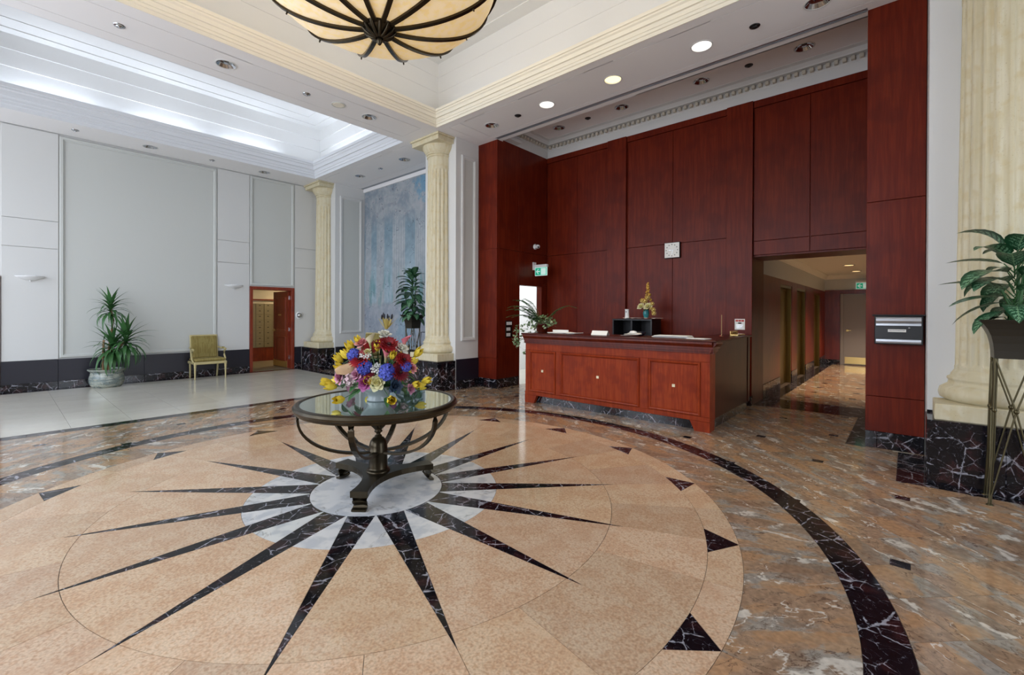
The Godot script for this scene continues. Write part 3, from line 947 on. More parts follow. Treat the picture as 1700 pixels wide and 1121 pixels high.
	# a second, closed door at the far left of the north wall
	w = thing("door_2", "closed mahogany door at the west end of the panelled wall", "door", Vector3(-1.085, 0, -12.4), 0, "", "structure")
	boxpart(w, "door_frame", M.door_wood, 0, 0.08, 0, 2.16, 0.0, 0.05, 0.004)
	boxpart(w, "door_frame", M.door_wood, 1.02, 1.1, 0, 2.16, 0.0, 0.05, 0.004)
	boxpart(w, "door_frame", M.door_wood, 0.08, 1.02, 2.08, 2.16, 0.0, 0.05, 0.004)
	boxpart(w, "door_leaf", M.door_wood, 0.082, 1.018, 0.005, 2.078, 0.0, 0.03, 0.003)

# ---------------------------------------------------------------- ceiling
func soffit(parent: Node3D, x0: float, x1: float, z0: float, z1: float, f: Array):
	# border strips and a field plate with open joints between them
	var j := 0.009
	var y0 := HC
	var y1 := HC + 0.045
	if f.is_empty():
		plate(parent, "soffit_panel", x0, x1, z0, z1, HC)
		return
	plate(parent, "soffit_panel", f[0] + j, f[1] - j, f[2] + j, f[3] - j, HC)
	boxpart(parent, "soffit_border", M.soffit, x0, f[0], y0, y1, z0, z1)
	boxpart(parent, "soffit_border", M.soffit, f[1], x1, y0, y1, z0, z1)
	boxpart(parent, "soffit_border", M.soffit, f[0], f[1], y0, y1, z0, f[2])
	boxpart(parent, "soffit_border", M.soffit, f[0], f[1], y0, y1, f[3], z1)

const LIGHTS := [[2.115, -7.14, 0], [4.362, -7.14, 0], [-0.13, -7.14, 0], [2.115, -11.895, 0], [4.364, -11.895, 0], [-0.13, -11.895, 0], [6.085, -10.38, 0], [6.085, -8.51, 0], [6.045, -5.753, 0], [6.045, -4.499, 1], [6.045, -3.287, 2], [6.045, -2.017, 1], [6.045, -0.774, 0], [7.69, -5.41, 0], [7.69, -4.0, 0], [7.69, -2.57, 0], [7.69, -1.14, 0]]

# underside of a ceiling plate with a round opening for every downlight in it
func plate(parent: Node3D, n: String, x0: float, x1: float, z0: float, z1: float, y: float):
	var g := Geo.new()
	var along_x := x1 - x0 > z1 - z0
	var hs := []
	for l in LIGHTS:
		if l[0] > x0 and l[0] < x1 and l[1] > z0 and l[1] < z1:
			hs.append(Vector2(l[0], l[1]))
	hs.sort_custom(func(p, q): return (p.x < q.x) if along_x else (p.y < q.y))
	var pos := x0 if along_x else z0
	var last := x1 if along_x else z1
	var flat := func(a: float, b: float):
		var r: Array = [a, b, z0, z1] if along_x else [x0, x1, a, b]
		g.bx(r[0], r[1], y, y + 0.045, r[2], r[3])
	for c in hs:
		var p: float = c.x if along_x else c.y
		var a: float = maxf(p - 0.25, pos)
		var b: float = minf(p + 0.25, last)
		flat.call(pos, a)
		var r: Array = [a, b, z0, z1] if along_x else [x0, x1, a, b]
		var ang := []
		for k in 32:
			ang.append(TAU * k / 32 - PI)
		for q in [[r[0], r[2]], [r[1], r[2]], [r[1], r[3]], [r[0], r[3]]]:
			ang.append(atan2(q[1] - c.y, q[0] - c.x))
		ang.sort()
		for k in ang.size():
			var pt := []
			for t in [ang[k], ang[(k + 1) % ang.size()]]:
				var d := Vector2(cos(t), sin(t))
				var tx: float = ((r[1] - c.x) if d.x > 0 else (r[0] - c.x)) / d.x if absf(d.x) > 1e-5 else 1e9
				var tz: float = ((r[3] - c.y) if d.y > 0 else (r[2] - c.y)) / d.y if absf(d.y) > 1e-5 else 1e9
				var o: Vector2 = c + d * minf(tx, tz)
				var i: Vector2 = c + d * 0.122
				pt.append_array([Vector3(i.x, y, i.y), Vector3(o.x, y, o.y)])
			g.quad(pt[0], pt[1], pt[3], pt[2], Vector3.DOWN)
			g.quad(pt[0] + Vector3.UP * 0.03, pt[1] + Vector3.UP * 0.03, pt[3] + Vector3.UP * 0.03, pt[2] + Vector3.UP * 0.03, Vector3.UP)
			g.quad(pt[0], pt[2], pt[2] + Vector3.UP * 0.03, pt[0] + Vector3.UP * 0.03, Vector3(c.x, y, c.y) - pt[0])
		pos = b
	flat.call(pos, last)
	part(parent, n, g.done(), M.soffit)

func build_ceiling():
	var c := thing("ceiling", "coffered lobby ceiling with moulded soffits around two raised coffers", "ceiling", Vector3.ZERO, 0, "", "structure")
	soffit(c, -1.105, 5.445, -7.64, -6.61, [-1.0, 5.27, -7.43, -6.85])
	soffit(c, -3.4, 5.455, -12.355, -11.5, [])   # stops short of the wall: an open joint
	soffit(c, -3.4, -1.105, -11.5, -0.168, [])
	soffit(c, -3.4, 5.445, -0.168, 4.8, [])
	soffit(c, 5.455, 6.72, -12.355, -7.64, [5.6, 6.5, -11.3, -7.75])
	soffit(c, 5.445, 6.72, -7.64, -6.13, [5.591, 6.42, -6.43, -6.135])
	soffit(c, 5.445, 6.52, -6.13, 4.8, [5.591, 6.42, -6.128, 3.5])
	boxpart(c, "soffit_border", M.soffit, 6.605, 6.72, HC, HC + 0.03, -6.13, -0.365)
	boxpart(c, "soffit_border", M.soffit, 6.52, 7.0, HC, HC + 0.03, -0.365, 4.8)
	boxpart(c, "slot_recess", M.soffit, 6.52, 6.605, HC + 0.025, HC + 0.05, -6.13, -0.365)
	boxpart(c, "soffit_border", M.soffit, 6.81, 6.9, HC - 0.1, HC + 0.03, -11.44, -7.6)
	boxpart(c, "slot_recess", M.soffit, 6.72, 6.81, HC + 0.02, HC + 0.05, -11.44, -7.6)
	boxpart(c, "slab_above", M.plaster, -3.7, 17.0, 6.7, 6.9, -16.0, 5.1)
	# backs of the soffits so that the coffers are closed boxes
	var g := Geo.new()
	g.bx(-3.7, 7.2, HC + 0.05, HC + 0.1, -12.7, -11.95)
	g.bx(5.9, 7.2, HC + 0.05, HC + 0.1, -12.0, -6.0)
	g.bx(5.9, 6.7, HC + 0.05, HC + 0.1, -6.1, 5.0)
	g.bx(-3.7, -1.5, HC + 0.05, HC + 0.1, -12.7, 5.0)
	g.bx(-3.7, 6.7, HC + 0.05, HC + 0.1, 0.25, 5.0)
	part(c, "soffit_back", g.done(), M.plaster)
	# reception alcove: raised ceiling, fascia and cornice
	plate(c, "alcove_ceiling", 6.72, 8.4, -6.14, -0.34, 5.34)
	boxpart(c, "alcove_back", M.plaster, 6.7, 8.5, 5.42, 5.5, -6.2, -0.3)
	boxpart(c, "alcove_filler", M.soffit, 6.6, 6.76, HC + 0.001, 5.34, -6.18, -6.12)
	boxpart(c, "alcove_fascia", M.soffit, 6.7, 6.72, HC, 5.36, -6.13, -0.365)
	var cp := [Vector2(0.0, 0.0), Vector2(0.03, 0.0), Vector2(0.03, 0.17), Vector2(0.05, 0.19), Vector2(0.05, 0.26), Vector2(0.14, 0.262), Vector2(0.15, 0.28), Vector2(0.19, 0.32), Vector2(0.25, 0.335), Vector2(0.25, 0.345), Vector2(0, 0.345)]
	g = Geo.new()
	g.strip(cp, Vector3(8.31, 5.0, -6.13), Vector3(8.31, 5.0, -0.365), Vector3.LEFT)
	g.strip(cp, Vector3(6.72, 5.0, -6.17), Vector3(8.31, 5.0, -6.17), Vector3.BACK)
	part(c, "cornice", g.done(), M.cornice)
	var dn := Geo.new()
	dn.box(Vector3.ZERO, Vector3(0.07, 0.055, 0.052), 0.006)
	var dm := dn.done()
	for k in 56:
		part(c, "dentil", dm, M.gold_dentil, Vector3(8.232, 5.222, -6.02 + k * 0.1))
	for k in 14:
		part(c, "dentil", dm, M.gold_dentil, Vector3(6.8 + k * 0.1, 5.222, -6.085), Basis(Vector3.UP, PI / 2))
	# the two raised coffers
	var boards := []
	for q in [[-1.105, 5.445, -6.61, -0.168, 0.27, M.cream_trim, M.cove_white], [-1.105, 5.455, -11.5, -7.64, 0.4, M.cool_trim, M.cove_white]]:
		var h: float = q[4]
		var y := HC
		g = Geo.new()
		g.ring([Vector2(0, y + 0.03), Vector2(0, y - 0.001), Vector2(0.012, y - 0.001), Vector2(0.012, y + h * 0.16), Vector2(0.03, y + h * 0.18), Vector2(0.03, y + h * 0.3), Vector2(0.042, y + h * 0.32), Vector2(0.042, y + h * 0.42), Vector2(0.055, y + h * 0.55), Vector2(0.085, y + h * 0.68), Vector2(0.11, y + h * 0.74), Vector2(0.11, y + h * 0.82), Vector2(0.13, y + h * 0.84), Vector2(0.13, y + h), Vector2(0.1, y + h), Vector2(0.08, y + h * 0.5), Vector2(-0.3, y + h * 0.5), Vector2(-0.3, 5.2)], q[0], q[1], q[2], q[3])
		part(c, "coffer_moulding", g.done(), q[5])
		var sp: float = 0.007 if h < 0.3 else 0.022
		var lv := [[5.15, 5.785, -0.26], [5.785, 6.08, -0.26 + sp], [6.08, 6.345, -0.26 + 2 * sp]]
		for b in lv:
			g = Geo.new()
			g.ring([Vector2(-0.3, b[0]), Vector2(b[2], b[0]), Vector2(b[2], b[1])], q[0], q[1], q[2], q[3])
			part(c, "coffer_board", g.done(), q[6])
		g = Geo.new()
		g.ring([Vector2(-0.3, 6.345), Vector2(-0.01, 6.345), Vector2(-0.01, 6.365), Vector2(0.33, 6.365), Vector2(0.33, 6.377), Vector2(0.5, 6.377)], q[0], q[1], q[2], q[3])
		part(c, "coffer_step", g.done(), q[6])
		boxpart(c, "coffer_top", q[6], q[0] + 0.45, q[1] - 0.45, 6.378, 6.45, q[2] + 0.45, q[3] - 0.45)
		g = Geo.new()
		g.bx(q[0] - 0.34, q[1] + 0.34, HC + 0.09, 6.7, q[2] - 0.34, q[2] - 0.31)
		g.bx(q[0] - 0.34, q[1] + 0.34, HC + 0.09, 6.7, q[3] + 0.31, q[3] + 0.34)
		g.bx(q[0] - 0.34, q[0] - 0.31, HC + 0.09, 6.7, q[2] - 0.34, q[3] + 0.34)
		g.bx(q[1] + 0.31, q[1] + 0.34, HC + 0.09, 6.7, q[2] - 0.34, q[3] + 0.34)
		part(c, "coffer_casing", g.done(), M.plaster)

# ---------------------------------------------------------------- elevator hall
func build_hall():
	var w := thing("wall_hall", "mahogany and plaster walls of the elevator hall", "wall", Vector3.ZERO, 0, "", "structure")
	boxpart(w, "wall_body", M.panel, 9.0, 17.1, 2.2, 2.9, -2.2, -1.94)
	boxpart(w, "wall_back", M.plaster, 9.0, 17.1, -0.01, 2.2, -2.3, -2.15)
	boxpart(w, "end_wall", M.panel, 16.94, 17.1, -0.01, 2.9, -2.2, 0.1)
	boxpart(w, "right_wall", M.panel, 8.6, 17.1, -0.01, 2.9, -0.3, -0.1)
	boxpart(w, "hall_ceiling", M.cream_trim, 9.0, 17.1, 2.7, 2.8, -2.2, 0.0)
	var g := Geo.new()
	var cr := [Vector2(0, 0), Vector2(0.02, 0), Vector2(0.03, 0.03), Vector2(0.09, 0.1), Vector2(0.11, 0.1), Vector2(0.11, 0.12), Vector2(0, 0.12)]
	g.strip(cr, Vector3(9.0, 2.58, -1.94), Vector3(16.94, 2.58, -1.94), Vector3.BACK)
	g.strip(cr, Vector3(16.94, 2.58, -1.94), Vector3(16.94, 2.58, -0.3), Vector3.LEFT)
	part(w, "crown", g.done(), M.cream_trim)
	for c in [[9.02, 10.45], [11.68, 12.29], [13.48, 14.79], [15.95, 16.93]]:
		boxpart(w, "veneer_panel", M.hall_wood, c[0], c[1], 0.25, 2.22, -1.97, -1.93, 0.003)
		boxpart(w, "skirting_stone", M.black_marble, c[0], c[1], 0.0, 0.25, -1.97, -1.92, 0.003)
	for c in [10.45, 12.29, 14.79]:
		boxpart(w, "veneer_panel", M.hall_wood, c, c + 1.23 if c < 12 else c + 1.17, 2.12, 2.22, -1.97, -1.93, 0.003)
	for c in [[-1.93, -1.55]]:
		boxpart(w, "veneer_panel", M.hall_wood, 16.9, 16.94, 0.14, 2.25, c[0], c[1], 0.003)
	boxpart(w, "veneer_panel", M.hall_wood, 16.9, 16.94, 2.13, 2.25, -1.55, -0.31, 0.003)
	boxpart(w, "veneer_panel", M.hall_wood, 16.9, 16.94, 0.14, 2.13, -0.6, -0.31, 0.003)
	boxpart(w, "skirting_stone", M.black_marble, 16.88, 16.94, 0.0, 0.14, -1.93, -1.55, 0.003)
	var nth := ["first", "second", "third"]
	var k := 0
	for c in [[10.45, 11.68], [12.29, 13.48], [14.79, 15.95]]:
		var d := thing("elevator_door", "%s brass elevator door along the hall, counted from the lobby" % nth[k], "elevator", Vector3((c[0] + c[1]) / 2, 0, -2.05), 0, "elevator doors in the hall")
		var h: float = (c[1] - c[0]) / 2
		for s in [-1, 1]:
			boxpart(d, "door_leaf", M.elevator_brass, minf(s * 0.003, s * (h - 0.06)), maxf(s * 0.003, s * (h - 0.06)), 0.005, 2.06, -0.02, 0.02, 0.003)
			boxpart(d, "door_jamb", M.elevator_brass, s * h - 0.06 if s > 0 else -h, h if s > 0 else -h + 0.06, 0.0, 2.12, -0.06, 0.11, 0.004)
		boxpart(d, "door_head", M.elevator_brass, -h + 0.06, h - 0.06, 2.06, 2.12, -0.06, 0.11, 0.004)
		k += 1
	var dd := thing("door_4", "grey hall door with a brass kick plate at the far end", "door", Vector3(16.9, 0, -1.06), 0, "", "structure")
	boxpart(dd, "door_leaf", M.grey_door, 0.0, 0.04, 0.01, 2.1, -0.4, 0.4, 0.004)
	for s in [-1, 1]:
		boxpart(dd, "door_frame", M.grey_door, -0.02, 0.05, 0.0, 2.13, s * 0.44 - 0.04, s * 0.44 + 0.04, 0.004)
	boxpart(dd, "kick_plate", M.brass, -0.006, 0.0, 0.04, 0.24, -0.37, 0.37, 0.001)
	boxpart(dd, "rose", M.brass, -0.012, 0.0, 1.0, 1.06, -0.34, -0.28, 0.003)
	boxpart(dd, "lever", M.brass, -0.04, -0.012, 1.02, 1.04, -0.33, -0.22, 0.003)
	for x in [11.2, 13.6, 15.6]:
		var l := thing("hall_downlight", ["round warm downlight over the first elevator in the hall", "round warm downlight over the second elevator in the hall", "round warm downlight over the third elevator in the hall"][int((x - 11.0) / 2.0)], "downlight", Vector3(x, 2.7, -1.08), 0, "hall downlights")
		var g2 := Geo.new()
		g2.lathe([Vector2(0.12, -0.002), Vector2(0.12, -0.012), Vector2(0.095, -0.012), Vector2(0.095, -0.002)], 20)
		part(l, "trim_ring", g2.done(), M.chrome)
		g2 = Geo.new()
		g2.lathe([Vector2(0.0, -0.006), Vector2(0.095, -0.006)], 20)
		part(l, "lamp_lens", g2.done(), M.lamp_hall)
		var s := SpotLight3D.new()
		s.name = "light"
		l.add_child(s)
		s.position = Vector3(0, -0.03, 0); s.rotation_degrees.x = -90
		s.light_color = Color8(255, 228, 196); s.light_energy = 14.0; s.spot_angle = 42; s.spot_range = 20; s.light_size = 0.09; s.shadow_enabled = true
	exit_sign(Vector3(16.78, 2.36, -1.0), -PI / 2, "green exit sign at the far end of the elevator hall", true)

func exit_sign(at: Vector3, turn: float, label: String, ceiling: bool):
	# faces +z before turning; arrow to the left, running figure in a doorway at the right
	var e := thing("exit_sign", label, "exit sign", at, turn)
	boxpart(e, "housing", M.white_plastic, -0.17, 0.17, 0.085, 0.14, -0.035, 0.035, 0.006)
	if ceiling:
		boxpart(e, "bracket", M.white_plastic, -0.03, 0.03, 0.0, 0.1, -0.12, -0.035, 0.003)
	else:
		boxpart(e, "bracket", M.white_plastic, -0.2, -0.17, 0.03, 0.2, -0.05, 0.05, 0.003)
	boxpart(e, "sign_plate", M.sign_white_glow, -0.165, 0.165, -0.1, 0.085, -0.006, 0.006, 0.002)
	boxpart(e, "sign_face", M.sign_glow, -0.15, 0.15, -0.085, 0.07, 0.006, 0.009)
	var g := Geo.new()
	var z := 0.012
	var f := func(pts: Array):
		var p := PackedVector2Array(pts)
		var idx := Geometry2D.triangulate_polygon(p)
		for i in range(0, idx.size(), 3):
			g.tri(Vector3(p[idx[i]].x, p[idx[i]].y, z), Vector3(p[idx[i + 1]].x, p[idx[i + 1]].y, z), Vector3(p[idx[i + 2]].x, p[idx[i + 2]].y, z), Vector3.BACK)
	f.call([Vector2(-0.13, -0.008), Vector2(-0.075, 0.045), Vector2(-0.05, 0.045), Vector2(-0.09, 0.004), Vector2(-0.025, 0.004), Vector2(-0.025, -0.02), Vector2(-0.09, -0.02), Vector2(-0.05, -0.061), Vector2(-0.075, -0.061)])
	f.call([Vector2(0.0, -0.075), Vector2(0.135, -0.075), Vector2(0.135, 0.06), Vector2(0.0, 0.06)])
	part(e, "sign_symbol", g.done(), M.sign_white_glow)
	g = Geo.new()
	z = 0.014
	f.call([Vector2(0.056, 0.056), Vector2(0.079, 0.056), Vector2(0.08, 0.038), Vector2(0.068, 0.03), Vector2(0.056, 0.038)])
	f.call([Vector2(0.05, 0.028), Vector2(0.085, 0.02), Vector2(0.1, -0.01), Vector2(0.09, -0.015), Vector2(0.078, 0.005), Vector2(0.078, -0.02), Vector2(0.1, -0.055), Vector2(0.088, -0.06), Vector2(0.066, -0.03), Vector2(0.05, -0.05), Vector2(0.02, -0.055), Vector2(0.02, -0.042), Vector2(0.045, -0.036), Vector2(0.056, -0.01), Vector2(0.056, 0.012), Vector2(0.035, -0.005), Vector2(0.028, 0.004)])
	part(e, "running_figure", g.done(), M.sign_green)

# ---------------------------------------------------------------- mail room behind the open door
func build_mailroom():
	var d := thing("door_1", "open mahogany door and frame leading into the mail room", "door", Vector3(4.75, 0, -12.4), 0, "", "structure")
	for s in [-1, 1]:
		boxpart(d, "door_frame", M.door_wood, s * 0.515 - 0.035, s * 0.515 + 0.035, 0, 2.165, -0.3, 0.045, 0.004)
	boxpart(d, "door_frame", M.door_wood, -0.48, 0.48, 2.09, 2.165, -0.3, 0.045, 0.004)
	var g := Geo.new()
	g.bx(0, 0.045, 0.01, 2.08, -0.94, 0)
	var leaf := part(d, "door_leaf", g.done(), M.door_wood, Vector3(0.43, 0, -0.1))
	for r in [[0.18, 0.85], [1.0, 1.92]]:
		g = Geo.new()
		g.frame(Vector3(-0.001, r[0], -0.82), Vector3.BACK, 0.7, r[1] - r[0], Vector3.LEFT, [Vector2(0, 0), Vector2(0.005, 0.012), Vector2(0.03, 0.012), Vector2(0.04, 0.002), Vector2(0.05, 0)])
		part(leaf, "leaf_panel", g.done(), M.door_wood)
	boxpart(leaf, "name_plate", M.brass, -0.006, 0.0, 1.42, 1.46, -0.6, -0.42, 0.001)
	boxpart(leaf, "door_rose", M.brass, -0.012, 0.0, 0.98, 1.05, -0.9, -0.84, 0.004)
	boxpart(leaf, "lever", M.brass, -0.05, -0.012, 1.0, 1.022, -0.88, -0.76, 0.004)
	boxpart(leaf, "kick_plate", M.brass, -0.005, 0.0, 0.02, 0.2, -0.92, -0.02, 0.001)
	for y in [0.25, 1.0, 1.85]:
		boxpart(d, "hinge", M.chrome, 0.45, 0.482, y, y + 0.1, -0.1, -0.06, 0.003)
	var w := thing("wall_mailroom", "warm lit shell of the mail room behind the open door", "wall", Vector3.ZERO, 0, "", "structure")
	boxpart(w, "back_wall", M.cream_trim, 3.2, 7.2, 0, 2.6, -15.3, -15.1)
	boxpart(w, "side_wall", M.cream_trim, 3.1, 3.2, 0, 2.6, -15.3, -12.7)
	boxpart(w, "side_wall", M.cream_trim, 7.1, 7.2, 0, 2.6, -15.3, -12.7)
	boxpart(w, "room_ceiling", M.cream_trim, 3.1, 7.2, 2.5, 2.6, -15.3, -12.7)
	boxpart(w, "room_floor", M.steel_box, 3.1, 7.2, -0.02, 0.001, -15.3, -12.42)
	boxpart(w, "rail", M.door_wood, 3.2, 7.1, 1.88, 1.92, -15.1, -15.02, 0.003)
	boxpart(w, "skirting", M.door_wood, 3.2, 7.1, 0.0, 0.12, -15.1, -15.07, 0.003)
	var bank := thing("mailbox_bank", "bank of small beige metal mailboxes seen through the open door", "mailboxes", Vector3(4.55, 0.42, -15.1))
	boxpart(bank, "carcass", M.steel_box, -0.02, 1.7, 0.0, 1.36, 0.0, 0.12)
	boxpart(bank, "plinth", M.door_wood, -0.02, 1.7, -0.42, 0.0, 0.0, 0.1)
	g = Geo.new()
	g.box(Vector3.ZERO, Vector3(0.228, 0.16, 0.012), 0.003)
	var dm := g.done()
	g = Geo.new()
	g.box(Vector3.ZERO, Vector3(0.05, 0.02, 0.006), 0.002)
	var sm := g.done()
	for i in 7:
		for j in 8:
			var p := part(bank, "mailbox_door", dm, M.steel_box, Vector3(0.1 + i * 0.24, 0.085 + j * 0.17, 0.126))
			part(p, "slot", sm, M.ink, Vector3(0, 0.03, 0.006))
	var l := thing("unseen_mail_ceiling_light", "unseen warm ceiling light placed out of view to light the mail room", "ceiling light", Vector3(6.4, 2.5, -14.1))  # out of view beside the doorway, placed to light the mail room
	boxpart(l, "lamp_diffuser", M.lamp_hall, -0.4, 0.4, -0.03, -0.002, -0.15, 0.15, 0.004)
	var a := AreaLight3D.new()
	a.name = "light"
	l.add_child(a)
	a.position.y = -0.04; a.rotation_degrees.x = -90; a.area_size = Vector2(0.8, 0.3)
	a.light_color = Color8(255, 230, 186); a.light_energy = 2.6; a.shadow_enabled = true; a.area_range = 20

func build_side_room():
	var w := thing("wall_side_room", "bright white room behind the doorway at the reception desk", "wall", Vector3.ZERO, 0, "", "structure")
	boxpart(w, "back_wall", M.plaster, 7.2, 9.6, 0, 3.0, -9.7, -9.5)
	boxpart(w, "side_wall", M.plaster, 9.4, 9.6, 0, 3.0, -9.7, -6.25)
	boxpart(w, "near_wall", M.plaster, 8.6, 9.6, 0, 3.0, -6.3, -6.25)
	boxpart(w, "side_wall", M.plaster, 7.2, 7.25, 0, 3.0, -9.7, -6.25)
	boxpart(w, "room_ceiling", M.plaster, 7.2, 9.6, 2.9, 3.0, -9.7, -6.25)
	boxpart(w, "room_floor", M.pale, 7.2, 9.6, -0.02, 0.001, -9.7, -6.13)
	boxpart(w, "skirting", M.grout, 7.25, 9.4, 0.0, 0.12, -9.5, -9.47)
	boxpart(w, "window_strip", M.cool_trim, 8.9, 9.05, 0.12, 2.9, -9.5, -9.4, 0.01)
	var l := thing("unseen_room_ceiling_light", "unseen white ceiling panel placed out of view to brighten the room behind the desk", "ceiling light", Vector3(8.2, 2.9, -8.0))  # unseen, placed to brighten what shows through the doorway
	boxpart(l, "lamp_diffuser", M.lamp_white, -0.6, 0.6, -0.03, -0.002, -0.6, 0.6, 0.004)
	var a := AreaLight3D.new()
	a.name = "light"
	l.add_child(a)
	a.position.y = -0.04; a.rotation_degrees.x = -90; a.area_size = Vector2(1.2, 1.2)
	a.light_color = Color8(240, 246, 255); a.light_energy = 8.0; a.shadow_enabled = true; a.area_range = 20

# ---------------------------------------------------------------- engaged columns
func build_columns():
	var a0 := PI * 0.5
	var a1 := PI * 1.5
	# shaft with flutes
	var g := Geo.new()
	var nf := 10
	var rows := [[1.0, 0.0], [1.03, 0.0], [1.06, 1.0], [2.2, 1.0], [3.3, 1.0], [4.34, 1.0], [4.38, 0.0], [4.6, 0.0]]
	g.sm = -1
	var per := 12
	var prev := []
	for r in rows:
		var ring := []
		var t: float = (r[0] - 1.0) / 3.6
		var rad := lerpf(0.285, 0.25, t)
		for k in nf * per + 1:
			var a := lerpf(a0, a1, float(k) / (nf * per))
			var f := fposmod(float(k) / per + 0.5, 1.0)
			var dep := 0.0
			if f > 0.14 and f < 0.86:
				dep = sin((f - 0.14) / 0.72 * PI) * 0.016 * r[1]
			ring.append(Vector3(cos(a) * (rad - dep), r[0], sin(a) * (rad - dep)))
		if prev.size() > 0:
			for k in ring.size() - 1:
				g.quad(prev[k], prev[k + 1], ring[k + 1], ring[k], Vector3(prev[k].x, 0, prev[k].z))
		prev = ring
	var shaft := g.done()
	g = Geo.new()
	var base := [Vector2(0.34, 0.715), Vector2(0.385, 0.74), Vector2(0.395, 0.785), Vector2(0.385, 0.83), Vector2(0.345, 0.86), Vector2(0.33, 0.87), Vector2(0.325, 0.9), Vector2(0.335, 0.91), Vector2(0.335, 0.93), Vector2(0.31, 0.945), Vector2(0.31, 0.96), Vector2(0.285, 1.0)]
	g.spin(base, 32, Vector3.ZERO, Basis.IDENTITY, a0, a1)
	var bm := g.done()
	g = Geo.new()
	g.lathe([Vector2(0.25, 4.6), Vector2(0.25, 4.61), Vector2(0.268, 4.62), Vector2(0.268, 4.64), Vector2(0.252, 4.65), Vector2(0.252, 4.66), Vector2(0.275, 4.67), Vector2(0.275, 4.69), Vector2(0.29, 4.7), Vector2(0.33, 4.76), Vector2(0.35, 4.81), Vector2(0.35, 4.84), Vector2(0.3, 4.84)], 32, Vector3.ZERO, Basis.IDENTITY, a0, a1)
	g.bx(-0.4, 0.0, 4.84, 4.93, -0.41, 0.41, 0.006)
	g.bx(-0.43, 0.0, 4.93, HC - 0.001, -0.44, 0.44, 0.006)
	var cm := g.done()
	var lab := ["cream fluted stone column beside the mail room door", "cream fluted stone column between the mural and the red pier", "cream fluted stone column behind the tall metal plant stand"]
	var zs := [-11.92, -7.12, 0.605]
	for k in 3:
		var c := thing("stone_column", lab[k], "column", Vector3(5.968, 0, zs[k]), 0, "fluted columns of the lobby")
		for q in [[-0.46, -0.01], [0.01, 0.46]]:
			boxpart(c, "pedestal_block", M.black_marble, -0.455, 0.0, 0.0, 0.57, q[0] - (0.02 if q[0] < 0 else 0.01), q[1] + (0.01 if q[0] < 0 else 0.02), 0.004)
		boxpart(c, "plinth", M.stone, -0.42, 0.0, 0.57, 0.715, -0.43, 0.43, 0.008)
		part(c, "base", bm, M.stone)
		part(c, "shaft", shaft, M.stone)
		part(c, "capital", cm, M.stone)

